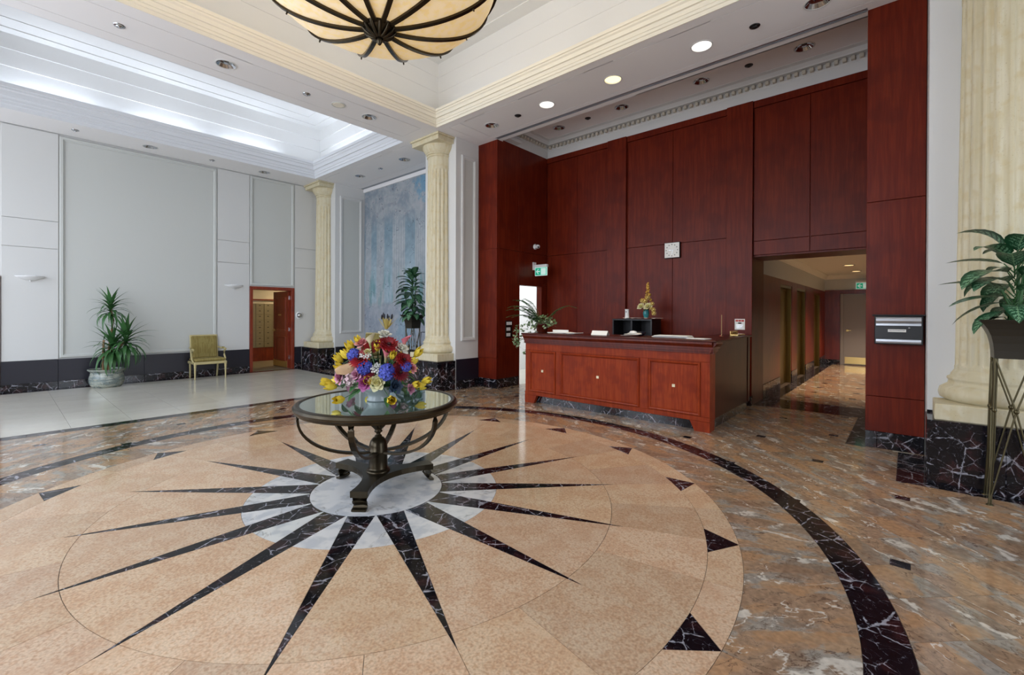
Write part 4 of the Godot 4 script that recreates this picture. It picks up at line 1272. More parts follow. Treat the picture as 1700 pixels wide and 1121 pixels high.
# ---------------------------------------------------------------- reception desk
func build_desk():
	var d := thing("reception_desk", "long mahogany reception desk with three framed panels on black marble plinth", "reception desk", Vector3(5.97, 0, -3.37))
	# local: -x faces the lobby, z along the front, half length 1.5
	var L := 1.5
	boxpart(d, "front_board", M.desk_wood, 0.012, 0.058, 0.15, 0.9, -L + 0.004, L - 0.004)
	boxpart(d, "base_rail", M.desk_wood, -0.008, 0.06, 0.13, 0.19, -L - 0.005, L + 0.005, 0.004)
	boxpart(d, "frieze", M.desk_wood, 0.0, 0.06, 0.891, 0.999, -L, L, 0.003)
	for z in [[-1.5, -1.42], [-0.87, -0.785], [0.565, 0.685], [1.39, 1.5]]:
		boxpart(d, "stile", M.desk_wood, 0.0, 0.06, 0.19, 0.89, z[0], z[1], 0.003)
	var fp := [Vector2(0, 0), Vector2(0.0, 0.006), Vector2(0.006, 0.006), Vector2(0.008, 0.022), Vector2(0.02, 0.03), Vector2(0.034, 0.026), Vector2(0.042, 0.008), Vector2(0.05, 0.0)]
	for z in [[-1.42, -0.87], [-0.785, 0.565], [0.685, 1.39]]:
		var g := Geo.new()
		g.frame(Vector3(0.012, 0.19, z[0]), Vector3.BACK, z[1] - z[0], 0.7, Vector3.LEFT, fp)
		var p := part(d, "panel_moulding", g.done(), M.desk_wood)
		boxpart(p, "inlay_square", M.inlay, -0.002, 0.012, 0.53, 0.57, (z[0] + z[1]) / 2 - 0.02, (z[0] + z[1]) / 2 + 0.02, 0.003)
	var g := Geo.new()
	var cp := [Vector2(0, 0), Vector2(0.02, 0), Vector2(0.02, 0.02), Vector2(0.035, 0.025), Vector2(0.035, 0.055), Vector2(0.055, 0.06), Vector2(0.055, 0.085), Vector2(0.07, 0.1), Vector2(0.09, 0.125), Vector2(0.09, 0.15), Vector2(0, 0.15)]
	g.strip(cp, Vector3(0.0, 1.0, -L), Vector3(0.0, 1.0, L + 0.05), Vector3.LEFT)
	g.strip(cp, Vector3(-0.05, 1.0, L), Vector3(0.22, 1.0, L), Vector3.BACK)
	part(d, "cornice", g.done(), M.cornice_wood)
	boxpart(d, "end_post", M.desk_wood, 0.061, 0.22, 0.13, 1.0, L - 0.06, L - 0.001, 0.003)
	boxpart(d, "end_post", M.desk_wood, 0.061, 0.5, 0.13, 1.0, -L + 0.001, -L + 0.06, 0.003)
	boxpart(d, "worktop", M.desk_dark, -0.1, 0.55, 1.15, 1.175, -L - 0.02, L + 0.1, 0.006)
	boxpart(d, "counter_back", M.desk_dark, 0.45, 0.5, 0.0, 1.15, -L + 0.06, L - 0.06)
	boxpart(d, "side_top", M.desk_dark, 0.552, 1.92, 1.15, 1.175, L - 0.45, L + 0.03, 0.006)
	boxpart(d, "side_board", M.desk_dark, 0.22, 1.92, 0.13, 1.15, L - 0.06, L - 0.02, 0.003)
	boxpart(d, "side_post", M.desk_dark, 1.86, 1.96, 0.13, 1.15, L - 0.08, L - 0.01, 0.003)
	for z in [-1.0, 1.0]:
		var poly := PackedVector2Array([Vector2(0, 0), Vector2(0.19, 0), Vector2(0.25, 0.13), Vector2(0, 0.13)])
		g = Geo.new()
		for s in [[0.0, -1.0], [0.05, 1.0]]:
			var idx := Geometry2D.triangulate_polygon(poly)
			for i in range(0, idx.size(), 3):
				var pt := func(k: int) -> Vector3: return Vector3(-0.008 + s[0] * 1.2, poly[idx[i + k]].y, z * (L + 0.005 - poly[idx[i + k]].x))
				g.tri(pt.call(0), pt.call(1), pt.call(2), Vector3(s[1], 0, 0))
		for i in 4:
			var a := poly[i]
			var b := poly[(i + 1) % 4]
			var mid := (a + b) / 2 - Vector2(0.1, 0.065)
			g.quad(Vector3(-0.008, a.y, z * (L + 0.005 - a.x)), Vector3(-0.008, b.y, z * (L + 0.005 - b.x)), Vector3(0.052, b.y, z * (L + 0.005 - b.x)), Vector3(0.052, a.y, z * (L + 0.005 - a.x)), Vector3(0, mid.y, -z * mid.x))
		part(d, "foot", g.done(), M.desk_wood)
		boxpart(d, "foot", M.desk_wood, 0.052, 0.2, 0.0, 0.13, z * L - (0.06 if z > 0 else 0.0), z * L + (0.0 if z > 0 else 0.06), 0.003)
	boxpart(d, "marble_plinth", M.black_marble, 0.1, 1.9, 0.0, 0.13, L - 0.1, L - 0.04)
	for k in 3:
		boxpart(d, "marble_plinth", M.black_marble, 0.09, 0.13, 0.0, 0.13, -L + 0.05 + k * 0.96, -L + 0.05 + (k + 1) * 0.96 - 0.003)
	# things lying on the desk (y 1.175)
	var y := 1.176
	var o := thing("paper_tray", "low white paper tray near the potted fern on the desk", "tray", Vector3(6.28, y, -4.42), 0.12)
	boxpart(o, "tray_base", M.paper, -0.1, 0.1, 0.0, 0.012, -0.15, 0.15, 0.003)
	boxpart(o, "tray_side", M.paper, 0.09, 0.1, 0.012, 0.05, -0.15, 0.15, 0.002)
	o = thing("open_booklet", "thin open white booklet beside the low paper tray", "booklet", Vector3(6.2, y + 0.006, -4.08), -0.2)
	for s in [-1, 1]:
		var g3 := Geo.new()
		g3.box(Vector3(0, 0.006, s * 0.075), Vector3(0.2, 0.01, 0.148), 0.002, Basis(Vector3.RIGHT, -s * 0.06))
		part(o, "page_block", g3.done(), M.paper)
	o = thing("desk_sign", "white tent card standing on the desk in front of the black shelf", "card", Vector3(6.08, y, -3.5), 0.05)
	g = Geo.new()
	for s in [-1, 1]:
		g.box(Vector3(s * 0.025, 0.035, 0), Vector3(0.004, 0.08, 0.26), 0.001, Basis(Vector3.BACK, s * 0.62))
	part(o, "card_fold", g.done(), M.paper)
	o = thing("crumpled_papers", "loose crumpled papers on the desk below the black shelf", "papers", Vector3(6.2, y + 0.012, -3.05), 0.2)
	for k in 3:
		g = Geo.new()
		g.box(Vector3(0.02 * k, 0.005 + 0.012 * k, 0.02 * k), Vector3(0.2, 0.003, 0.26 - 0.05 * k), 0.001, Basis(Vector3(1, 0, 0.3).normalized(), 0.07 * (k - 1)))
		part(o, "sheet", g.done(), M.paper)
	g = Geo.new()
	g.ball(Vector3(0.0, 0.045, 0.03), Vector3(0.035, 0.022, 0.06), 7, 4)
	part(o, "crumple", g.done(), M.paper)
	o = thing("document_stack", "long stack of white documents near the open end of the desk", "papers", Vector3(6.3, y, -2.42), 0.06)
	for k in 3:
		boxpart(o, "document", M.paper, -0.1 - 0.01 * k, 0.12, 0.009 * k, 0.008 + 0.009 * k, -0.32 + 0.02 * k, 0.2 - 0.01 * k, 0.003)
	o = thing("loose_folder", "flat white folder lying at the corner of the desk", "folder", Vector3(6.12, y, -2.06), -0.15)
	boxpart(o, "cover", M.paper, -0.09, 0.09, 0.0, 0.006, -0.13, 0.13, 0.002)
	boxpart(o, "inner_sheet", M.paper, -0.08, 0.08, 0.006, 0.009, -0.12, 0.12, 0.001)
	o = thing("upright_board", "thin upright board standing at the desk corner", "board", Vector3(6.75, y + 0.008, -1.96), 0.28)
	g = Geo.new()
	g.box(Vector3(0.0, 0.15, 0), Vector3(0.3, 0.3, 0.012), 0.003, Basis(Vector3.BACK, -0.08))
	part(o, "board_sheet", g.done(), M.cane)
	g = Geo.new()
	g.box(Vector3(0.0, 0.012, 0), Vector3(0.2, 0.022, 0.05), 0.004)
	part(o, "board_foot", g.done(), M.door_wood)
	o = thing("brass_card_rack", "low brass rack lying on the side counter", "rack", Vector3(7.62, y, -1.98), 0.0)
	boxpart(o, "rack_base", M.brass, -0.19, 0.19, 0.0, 0.02, -0.06, 0.06, 0.004)
	boxpart(o, "rack_back", M.brass, -0.19, 0.19, 0.02, 0.07, -0.06, -0.045, 0.004)
	boxpart(o, "rack_slot", M.ink, -0.1, 0.1, 0.035, 0.045, -0.045, -0.043)
	# black shelf unit against the wall, behind the desk
	o = thing("black_shelf", "low black cube shelf standing behind the reception desk", "shelf", Vector3(7.93, 0, -3.8))
	for q in [[0.0, 0.03], [0.72, 0.75], [1.05, 1.08], [1.38, 1.41]]:
		boxpart(o, "shelf_board", M.black_wood, -0.2, 0.2, q[0], q[1], -0.39, 0.39, 0.003)
	boxpart(o, "back_panel", M.black_wood, 0.185, 0.199, 0.03, 1.38, -0.36, 0.36)
	for z in [-0.39, -0.015, 0.36]:
		boxpart(o, "upright", M.black_wood, -0.2, 0.2, 0.03, 1.38, z, z + 0.03, 0.003)
	o = thing("white_tumbler", "tall white tumbler with a dark mark on the black shelf", "tumbler", Vector3(7.85, 1.411, -3.95))
	g = Geo.new()
	g.lathe([Vector2(0.0, 0.0), Vector2(0.045, 0.0), Vector2(0.036, 0.1), Vector2(0.036, 0.155), Vector2(0.04, 0.18), Vector2(0.0, 0.18)], 18)
	part(o, "cup_body", g.done(), M.white_plastic)
	boxpart(o, "dark_mark", M.ink, -0.039, -0.034, 0.12, 0.14, -0.008, 0.008)
	o = thing("white_doily", "crumpled white lace cloth spread on the black shelf", "cloth", Vector3(7.85, 1.411, -3.66))
	g = Geo.new()
	for i in 14:
		for j in 4:
			var q := []
			for c in [[0, 0], [1, 0], [1, 1], [0, 1]]:
				var zz: float = -0.33 + (i + c[0]) * 0.05
				var xx: float = -0.1 + (j + c[1]) * 0.05
				q.append(Vector3(xx, 0.008 + 0.012 * absf(sin(zz * 23.0 + xx * 31.0)), zz))
			g.quad(q[0], q[1], q[2], q[3], Vector3.UP)
	part(o, "lace", g.done(), M.paper)
	o = thing("blue_bowl", "small dark blue bowl beside the black shelf", "bowl", Vector3(6.42, y, -3.0))
	g = Geo.new()
	g.lathe([Vector2(0, 0), Vector2(0.035, 0.0), Vector2(0.06, 0.03), Vector2(0.065, 0.06), Vector2(0.058, 0.06), Vector2(0.03, 0.012), Vector2(0.0, 0.012)], 18)
	part(o, "bowl_body", g.done(), M.dado)

# ---------------------------------------------------------------- centre table
func build_table():
	var t := thing("centre_table", "round bronze pedestal table with mirrored glass top on the rosette", "table", Vector3(RC.x, 0, RC.y))
	var g := Geo.new()
	g.lathe([Vector2(0.615, 0.728), Vector2(0.618, 0.69), Vector2(0.645, 0.69), Vector2(0.65, 0.705), Vector2(0.668, 0.715), Vector2(0.672, 0.735), Vector2(0.662, 0.752), Vector2(0.645, 0.76), Vector2(0.628, 0.762), Vector2(0.622, 0.756), Vector2(0.615, 0.752)], 72)
	part(t, "rim", g.done(), M.bronze)
	g = Geo.new()
	g.lathe([Vector2(0, 0.742), Vector2(0.616, 0.742), Vector2(0.616, 0.754), Vector2(0, 0.754)], 72)
	part(t, "glass_top", g.done(), M.mirror_glass)
	g = Geo.new()
	g.spin([Vector2(0.1, 0.152), Vector2(0.1, 0.162), Vector2(0.09, 0.168), Vector2(0.08, 0.175), Vector2(0.077, 0.185), Vector2(0.077, 0.31)], 28)
	g.spin([Vector2(0.077, 0.31), Vector2(0.081, 0.315), Vector2(0.081, 0.33), Vector2(0.077, 0.335), Vector2(0.076, 0.37), Vector2(0.066, 0.41), Vector2(0.045, 0.435), Vector2(0.03, 0.442), Vector2(0.03, 0.455), Vector2(0.019, 0.462), Vector2(0.019, 0.475)], 28)
	g.spin([Vector2(0.019, 0.475), Vector2(0.034, 0.485), Vector2(0.034, 0.495), Vector2(0.026, 0.5), Vector2(0.045, 0.52), Vector2(0.062, 0.55), Vector2(0.066, 0.6), Vector2(0.064, 0.64), Vector2(0.078, 0.65), Vector2(0.08, 0.67), Vector2(0.085, 0.742)], 28)
	for k in 16:
		var a := TAU * k / 16
		g.tube([Vector3(cos(a) * 0.05, 0.53, sin(a) * 0.05), Vector3(cos(a) * 0.064, 0.56, sin(a) * 0.064), Vector3(cos(a) * 0.068, 0.6, sin(a) * 0.068), Vector3(cos(a) * 0.066, 0.635, sin(a) * 0.066)], 0.006, 0.006, 5)
	part(t, "pedestal", g.done(), M.bronze)
	# six curved straps from the rim to the pedestal
	g = Geo.new()
	var p := []
	for i in 15:
		var th := PI / 2 * i / 14
		p.append(Vector3(0.63 * cos(th) + 0.06 * sin(th), 0.695 - 0.375 * sin(th), 0))
	g.tube(p, 0.03, 0.03, 4, 0.45, Vector3.UP)
	var arm := g.done()
	for k in 6:
		part(t, "arm", arm, M.bronze, Vector3.ZERO, Basis(Vector3.UP, -deg_to_rad(20.0 + 60 * k)))
	# three-armed base
	var ang := [deg_to_rad(20.0), deg_to_rad(140.0), deg_to_rad(260.0)]
	var poly := PackedVector2Array()
	for k in 3:
		var d := Vector2.from_angle(ang[k])
		var n := d.orthogonal()
		var d2 := Vector2.from_angle(ang[(k + 1) % 3])
		var a := d * 0.47 + n * 0.068 * -1.0
		var b := d * 0.47 + n * 0.068
		var c := d2 * 0.47 + d2.orthogonal() * 0.068
		var c0 := d2 * 0.47 - d2.orthogonal() * 0.068
		# orthogonal() turns clockwise, so the edge facing the next arm is -n
		poly.append(b); poly.append(a)
		var mid := (d + d2).normalized() * -0.02
		for i in range(1, 12):
			var s := i / 12.0
			poly.append(a.lerp(mid, s).lerp(mid.lerp(c, s), s))
	g = Geo.new()
	g.slab(poly, 0.105, 0.153, 1.0, 0.0, Vector2.ZERO, true)
	part(t, "base_plate", g.done(), M.bronze)
	g = Geo.new()
	g.tube([Vector3(0.42, 0.106, 0), Vector3(0.448, 0.098, 0), Vector3(0.455, 0.075, 0), Vector3(0.437, 0.05, 0), Vector3(0.43, 0.032, 0), Vector3(0.442, 0.016, 0), Vector3(0.48, 0.011, 0)], 0.078, 0.078, 4, 0.14)
	g.tube([Vector3(0.405, 0.106, 0), Vector3(0.40, 0.07, 0), Vector3(0.425, 0.045, 0)], 0.03, 0.03, 4, 0.3)
	var foot := g.done()
	for k in 3:
		part(t, "foot", foot, M.bronze, Vector3.ZERO, Basis(Vector3.UP, -ang[k]))

# ---------------------------------------------------------------- chandelier
func build_chandelier():
	var c := thing("bowl_chandelier", "large alabaster bowl chandelier with twelve bronze ribs", "chandelier", Vector3(RC.x, 3.93, RC.y))
	var pr := []
	var prof := func(th: float, e: float) -> Vector2: return Vector2((1.0 + e) * sin(th), 0.45 - (0.45 + e) * cos(th))
	for i in 17:
		pr.append(prof.call(PI / 2 * i / 16, 0.0))
	var pin := []
	for i in 17:
		pin.append(prof.call(PI / 2 * (16 - i) / 16, -0.012))
	var g := Geo.new()
	g.spin(pr, 64)
	g.spin(pin, 64)
	part(c, "lamp_bowl", g.done(), M.alabaster)
	g = Geo.new()
	var path := []
	for i in 19:
		var q: Vector2 = prof.call(lerpf(0.1, PI / 2, i / 18.0), 0.012)
		path.append(Vector3(q.x, q.y, 0))
	path.append(Vector3(1.012, 0.52, 0))
	g.tube(path, 0.028, 0.028, 4, 0.5)
	g.tube([Vector3(0.8, 0.155, 0), Vector3(0.81, 0.135, 0)], 0.009, 0.006, 6)
	var rib := g.done()
	for k in 12:
		part(c, "rib", rib, M.bronze, Vector3.ZERO, Basis(Vector3.UP, deg_to_rad(10.0 + 30 * k)))
	g = Geo.new()
	g.lathe([Vector2(0.995, 0.43), Vector2(1.03, 0.43), Vector2(1.035, 0.46), Vector2(1.02, 0.5), Vector2(0.99, 0.5)], 64)
	part(c, "rim_band", g.done(), M.bronze)
	g = Geo.new()
	g.spin([Vector2(0.0, -0.145), Vector2(0.014, -0.135), Vector2(0.025, -0.11), Vector2(0.022, -0.085), Vector2(0.012, -0.075), Vector2(0.04, -0.065), Vector2(0.09, -0.04), Vector2(0.135, -0.01), Vector2(0.15, 0.02), Vector2(0.14, 0.04)], 28)
	var hub := part(c, "hub", g.done(), M.bronze)
	g = Geo.new()
	g.tube([Vector3(0.03, -0.075, 0), Vector3(0.07, -0.07, 0), Vector3(0.11, -0.045, 0), Vector3(0.14, -0.012, 0)], 0.018, 0.012, 6, 0.7)
	var lf := g.done()
	for k in 12:
		part(hub, "leaf_boss", lf, M.bronze, Vector3.ZERO, Basis(Vector3.UP, TAU * k / 12))
	g = Geo.new()
	for k in 3:
		var a := TAU * k / 3
		g.tube([Vector3(cos(a), 0.48, sin(a)), Vector3(cos(a) * 0.06, 1.9, sin(a) * 0.06)], 0.012, 0.012, 6)
	g.tube([Vector3(0, 1.88, 0), Vector3(0, 2.4, 0)], 0.02, 0.02, 8)
	g.lathe([Vector2(0.0, 2.4), Vector2(0.12, 2.42), Vector2(0.14, 2.478)], 20)
	part(c, "hanger", g.done(), M.bronze)
	var l := OmniLight3D.new()
	l.name = "light"
	c.add_child(l)
	l.position.y = 0.3
	l.light_color = Color8(255, 238, 214); l.light_energy = 3.4; l.light_size = 0.12; l.omni_range = 30.0; l.shadow_enabled = true

# ---------------------------------------------------------------- ceiling fittings
func build_ceiling_fittings():
	var g := Geo.new()
	g.lathe([Vector2(0.12, 0.0), Vector2(0.12, -0.006), Vector2(0.133, -0.005), Vector2(0.134, 0.001)], 32)
	var ring := g.done()
	g = Geo.new()
	g.lathe([Vector2(0.0, 0.045), Vector2(0.045, 0.045), Vector2(0.085, 0.038), Vector2(0.121, 0.0)], 32)
	var dish := g.done()
	g = Geo.new()
	g.lathe([Vector2(0.0, 0.012), Vector2(0.116, 0.012)], 32)
	var lens := g.done()
	g = Geo.new()
	g.lathe([Vector2(0.0, 0.012), Vector2(0.03, 0.015), Vector2(0.036, 0.044)], 14)
	var bulb := g.done()
	var where := {-7.14: "beam between the two coffers", -11.895: "soffit along the panelled wall"}
	for l in LIGHTS:
		var y := 5.34 if l[0] > 7 else HC
		var grp := "downlights in the alcove ceiling"
		var state: String = ["unlit chrome", "lit white", "lit yellowish"][l[2]]
		var lab := ""
		var nth := ["first", "second", "third", "fourth", "fifth"]
		if l[0] > 7:
			lab = "%s downlight in the alcove ceiling, %s from the doorway" % [state, nth[int(round((l[1] + 5.41) / 1.42))]]
		elif l[0] > 5.5 and l[1] > -6:
			grp = "downlights in the soffit before the alcove"
			lab = "%s downlight in the soffit before the alcove, %s from the mural side" % [state, nth[int(round((l[1] + 5.753) / 1.245))]]
		elif l[0] > 5.5:
			grp = "downlights in the soffit before the mural"
			lab = "%s downlight in the soffit before the mural, %s the panelled wall" % [state, "closer to" if l[1] < -9 else "farther from"]
		else:
			grp = "downlights in the " + where[l[1]]
			lab = "%s downlight in the %s, %s from the columns" % [state, where[l[1]], nth[int(round((4.364 - l[0]) / 2.25))]]
		var o := thing("downlight", lab, "downlight", Vector3(l[0], y, l[1]), 0, grp)
		part(o, "trim_ring", ring, M.cornice)
		if l[2] == 0:
			part(o, "reflector", dish, M.reflector)
			part(o, "bulb_holder", bulb, M.chrome)
		else:
			part(o, "lamp_lens", lens, M.lamp_white if l[2] == 1 else M.lamp_warm)
			var s := SpotLight3D.new()
			s.name = "light"
			o.add_child(s)
			s.position.y = -0.02; s.rotation_degrees.x = -90
			s.light_color = Color8(255, 246, 232) if l[2] == 1 else Color8(255, 230, 170)
			s.light_energy = 3.0; s.spot_angle = 52; s.spot_range = 30; s.light_size = 0.11; s.shadow_enabled = true
	# sprinklers, sensors and the ceiling loudspeaker
	g = Geo.new()
	g.lathe([Vector2(0.0, -0.022), Vector2(0.03, -0.022), Vector2(0.036, -0.014), Vector2(0.055, -0.008), Vector2(0.06, 0.0)], 20)
	var cap := g.done()
	g = Geo.new()
	g.lathe([Vector2(0.0, -0.03), Vector2(0.012, -0.03), Vector2(0.016, -0.012), Vector2(0.0, -0.01)], 12)
	var pin := g.done()
	for q in [[0.972, -7.15, HC, 0, "beam between the coffers", ", farther from the loudspeaker"], [3.245, -7.14, HC, 0, "beam between the coffers", ", next to the loudspeaker"], [0.972, -11.88, HC, 0, "soffit along the panelled wall", " above the dracaena"], [3.232, -11.86, HC, 0, "soffit along the panelled wall", " above the armchair"], [6.09, -9.476, HC, 0, "soffit before the mural", ""], [6.045, -5.125, HC, 1, "soffit before the alcove", ", towards the mural side"], [6.045, -1.4, HC, 1, "soffit before the alcove", ", towards the elevator hall"], [7.69, -4.72, 5.34, 1, "alcove ceiling", ", towards the doorway"], [7.69, -1.86, 5.34, 1, "alcove ceiling", ", towards the elevator hall"]]:
		var o := thing("sprinkler_head", ["small grey", "small black"][q[3]] + " round sprinkler head in the " + q[4] + q[5], "sprinkler", Vector3(q[0], q[2], q[1]), 0, "sprinkler heads in the " + q[4])
		part(o, "cover", cap, M.reflector if q[3] == 0 else M.black_plastic)
		part(o, "deflector", pin, M.chrome if q[3] == 0 else M.dark_metal)
	var o := thing("ceiling_speaker", "round beige loudspeaker grille in the beam between the coffers", "loudspeaker", Vector3(3.765, HC, -7.107))
	g = Geo.new()
	g.lathe([Vector2(0.0, -0.01), Vector2(0.085, -0.01), Vector2(0.09, -0.004), Vector2(0.105, 0.0)], 28)
	part(o, "grille", g.done(), M.cream_trim)
	g = Geo.new()
	g.lathe([Vector2(0.1, 0.0), Vector2(0.1, -0.008), Vector2(0.112, -0.008), Vector2(0.112, 0.0)], 28)
	part(o, "grille_ring", g.done(), M.panel)
	# linear air diffusers
	for q in [[6.52, 6.605, -6.12, -0.37, "long linear air diffuser at the edge of the reception alcove"], [6.72, 6.81, -11.43, -7.61, "long linear air diffuser above the mural"]]:
		o = thing("linear_diffuser", q[4], "diffuser", Vector3(q[0], HC, q[2]))
		for k in 4:
			boxpart(o, "blade", M.alu, 0.001 + k * (q[1] - q[0] - 0.014) / 3, 0.012 + k * (q[1] - q[0] - 0.014) / 3, -0.004 if k % 3 == 0 else 0.004, 0.022, 0, q[3] - q[2], 0.001)
	# cove tubes hidden behind the lip of the seating-bay coffer
	var tubes := []
	for x in [-0.95, 0.68, 2.36, 4.0]:
		tubes.append([x, -11.62, 0.0])
	for z in [-10.3, -8.8]:
		tubes.append([5.58, z, PI / 2])
	for q in tubes:
		var far: bool = q[2] == 0.0
		o = thing("cove_tube_light", "hidden cove tube behind the coffer lip " + ("along the panelled wall, %s from the columns" % ["first", "second", "third", "fourth"][int(round((4.0 - q[0]) / 1.65))] if far else ("before the mural, %s the panelled wall" % ("closer to" if q[1] < -9.5 else "farther from"))), "tube light", Vector3(q[0], 5.2, q[1]), q[2], "cove tubes of the seating bay coffer")
		g = Geo.new()
		g.tube([Vector3(-0.58, 0, 0), Vector3(0.58, 0, 0)], 0.013, 0.013, 8)
		part(o, "lamp_tube", g.done(), M.lamp_cool)
		boxpart(o, "tube_holder", M.white_plastic, -0.6, 0.6, -0.03, -0.014, -0.02, 0.02, 0.003)
		var a := AreaLight3D.new()
		a.name = "light"
		o.add_child(a)
		a.position.y = 0.016; a.rotation_degrees.x = 90; a.area_size = Vector2(1.16, 0.03)
		a.light_color = Color8(228, 238, 255); a.light_energy = 1.0; a.shadow_enabled = true; a.area_range = 20

# ---------------------------------------------------------------- fittings on the walls
func build_wall_fittings():
	var g := Geo.new()
	g.spin([Vector2(0.0, -0.075), Vector2(0.05, -0.068), Vector2(0.12, -0.045), Vector2(0.19, -0.008), Vector2(0.205, 0.012), Vector2(0.19, 0.012), Vector2(0.11, -0.03), Vector2(0.0, -0.055)], 24, Vector3.ZERO, Basis.from_scale(Vector3(1, 1, 0.75)), 0.0, PI)
	var bowl := g.done()
	for k in 2:
		var o := thing("wall_sconce", ["white half-bowl wall sconce left of the tall potted dracaena", "white half-bowl wall sconce above the armchair, next to the mail room door"][k], "sconce", Vector3([0.395, 3.84][k], 2.16, -12.375), 0, "white wall sconces")
		part(o, "bowl", bowl, M.white_plastic)
		boxpart(o, "wall_plate", M.white_plastic, -0.07, 0.07, -0.05, 0.03, 0.0, 0.02, 0.004)
		g = Geo.new()
		g.ball(Vector3(0, -0.08, 0.03), Vector3(0.012, 0.016, 0.012), 8, 5)
		part(o, "finial", g.done(), M.white_plastic)
	var o := thing("alarm_bell", "round white alarm sounder on the wall right of the mail room door", "alarm", Vector3(5.44, 1.43, -12.375))
	g = Geo.new()
	var tilt := Basis(Vector3.RIGHT, PI / 2)
	g.spin([Vector2(0.1, 0.0), Vector2(0.1, 0.015), Vector2(0.07, 0.022)], 24, Vector3.ZERO, tilt)
	part(o, "back_plate", g.done(), M.white_plastic)
	g = Geo.new()
	g.spin([Vector2(0.06, 0.02), Vector2(0.055, 0.04), Vector2(0.035, 0.055), Vector2(0.0, 0.062)], 24, Vector3.ZERO, tilt)
	part(o, "dome", g.done(), M.chrome)
	# clock
	o = thing("wall_clock", "square silver wall clock with white face on the red reception wall", "clock", Vector3(8.27, 2.675, -3.25))
	boxpart(o, "case", M.black_plastic, -0.05, 0.0, -0.145, 0.145, -0.145, 0.145, 0.006)
	boxpart(o, "face", M.paper, -0.056, -0.05, -0.135, 0.135, -0.135, 0.135, 0.002)
	for k in 12:
		var a := TAU * k / 12
		g = Geo.new()
		g.box(Vector3(-0.058, cos(a) * 0.105, sin(a) * 0.105), Vector3(0.003, 0.018, 0.012))
		part(o, "hour_mark", g.done(), M.ink)
	g = Geo.new()
	g.box(Vector3(-0.06, 0.0, -0.03), Vector3(0.003, 0.006, 0.07))
	part(o, "hour_hand", g.done(), M.alu)
	g = Geo.new()
	g.box(Vector3(-0.06, -0.035, 0.012), Vector3(0.003, 0.09, 0.005), 0.0, Basis(Vector3.RIGHT, 0.3))
	part(o, "minute_hand", g.done(), M.alu)
	# printed notice on the pilaster
	o = thing("printed_notice", "white notice with red heading on the pilaster beside the hall opening", "notice", Vector3(8.213, 1.335, -2.1))
	boxpart(o, "sheet", M.paper, -0.004, 0.0, -0.09, 0.09, -0.078, 0.078, 0.001)
	for k in 3:
		boxpart(o, "heading", M.sign_red, -0.006, -0.004, 0.045, 0.075, -0.065 + k * 0.045, -0.025 + k * 0.045)
	g = Geo.new()
	g.ball(Vector3(-0.006, 0.02, 0.0), Vector3(0.002, 0.012, 0.03), 12, 6)
	part(o, "black_symbol", g.done(), M.ink)
	for k in 4:
		boxpart(o, "text_line", M.reflector, -0.0055, -0.004, -0.012 - k * 0.018, -0.006 - k * 0.018, -0.055 + 0.006 * (k % 2), 0.055 - 0.009 * (k % 3))
	exit_sign(Vector3(7.79, 2.42, -5.93), -PI / 2, "green exit sign projecting above the doorway beside the desk", false)
	# security camera
	o = thing("security_camera", "white round security camera above the doorway exit sign", "camera", Vector3(7.825, 2.965, -6.13))
	g = Geo.new()
	g.spin([Vector2(0.06, 0.0), Vector2(0.06, 0.02), Vector2(0.035, 0.03), Vector2(0.03, 0.05)], 20, Vector3.ZERO, tilt)
	part(o, "mount", g.done(), M.white_plastic)
	g = Geo.new()
	g.ball(Vector3(0.0, 0.0, 0.08), Vector3(0.05, 0.045, 0.05), 16, 10)
	var head := part(o, "camera_head", g.done(), M.white_plastic)
	g = Geo.new()
	g.ball(Vector3(-0.028, -0.018, 0.115), Vector3(0.02, 0.018, 0.018), 12, 8)
	part(head, "lens", g.done(), M.black_plastic)
	# switches
	o = thing("switch_panel", "dark plate with three rows of white light switches beside the doorway", "switches", Vector3(6.965, 1.18, -6.13))
	boxpart(o, "plate", M.dark_metal, -0.105, 0.105, -0.175, 0.175, 0.0, 0.008, 0.003)
	for r in 3:
		for k in (4 if r == 0 else 3):
			boxpart(o, "rocker", M.white_plastic, -0.08 + k * 0.042, -0.046 + k * 0.042, 0.085 - r * 0.115, 0.15 - r * 0.115, 0.008, 0.016, 0.003)
	# mail drop box on the right pier
	o = thing("mail_drop_box", "black and silver wall letter box on the right mahogany pier", "letter box", Vector3(6.58, 1.18, -0.085))
	boxpart(o, "box_body", M.black_plastic, -0.11, 0.0, 0.0, 0.31, -0.2, 0.2, 0.006)
	boxpart(o, "lid", M.black_plastic, -0.135, 0.0, 0.31, 0.325, -0.22, 0.22, 0.005)
	g = Geo.new()
	g.strip([Vector2(0, 0), Vector2(0.012, 0), Vector2(0.012, 0.02), Vector2(0.006, 0.026), Vector2(0.018, 0.05), Vector2(0.02, 0.075), Vector2(0.01, 0.092), Vector2(0, 0.095)], Vector3(-0.11, 0.205, -0.185), Vector3(-0.11, 0.205, 0.185), Vector3.LEFT)
	part(o, "letter_flap", g.done(), M.alu)
	g = Geo.new()
	g.strip([Vector2(0, 0), Vector2(0.01, 0.004), Vector2(0.014, 0.02), Vector2(0.01, 0.042), Vector2(0, 0.045)], Vector3(-0.11, 0.012, -0.185), Vector3(-0.11, 0.012, 0.185), Vector3.LEFT)
	part(o, "lower_strip", g.done(), M.alu)
	boxpart(o, "name_label", M.paper, -0.113, -0.11, 0.135, 0.165, -0.085, 0.065, 0.001)
	boxpart(o, "label_print", M.reflector, -0.1145, -0.113, 0.15, 0.157, -0.075, 0.055)
	g = Geo.new()
	g.ball(Vector3(-0.112, 0.182, 0.09), Vector3(0.01, 0.009, 0.012), 10, 6)
	part(o, "lock", g.done(), M.chrome)

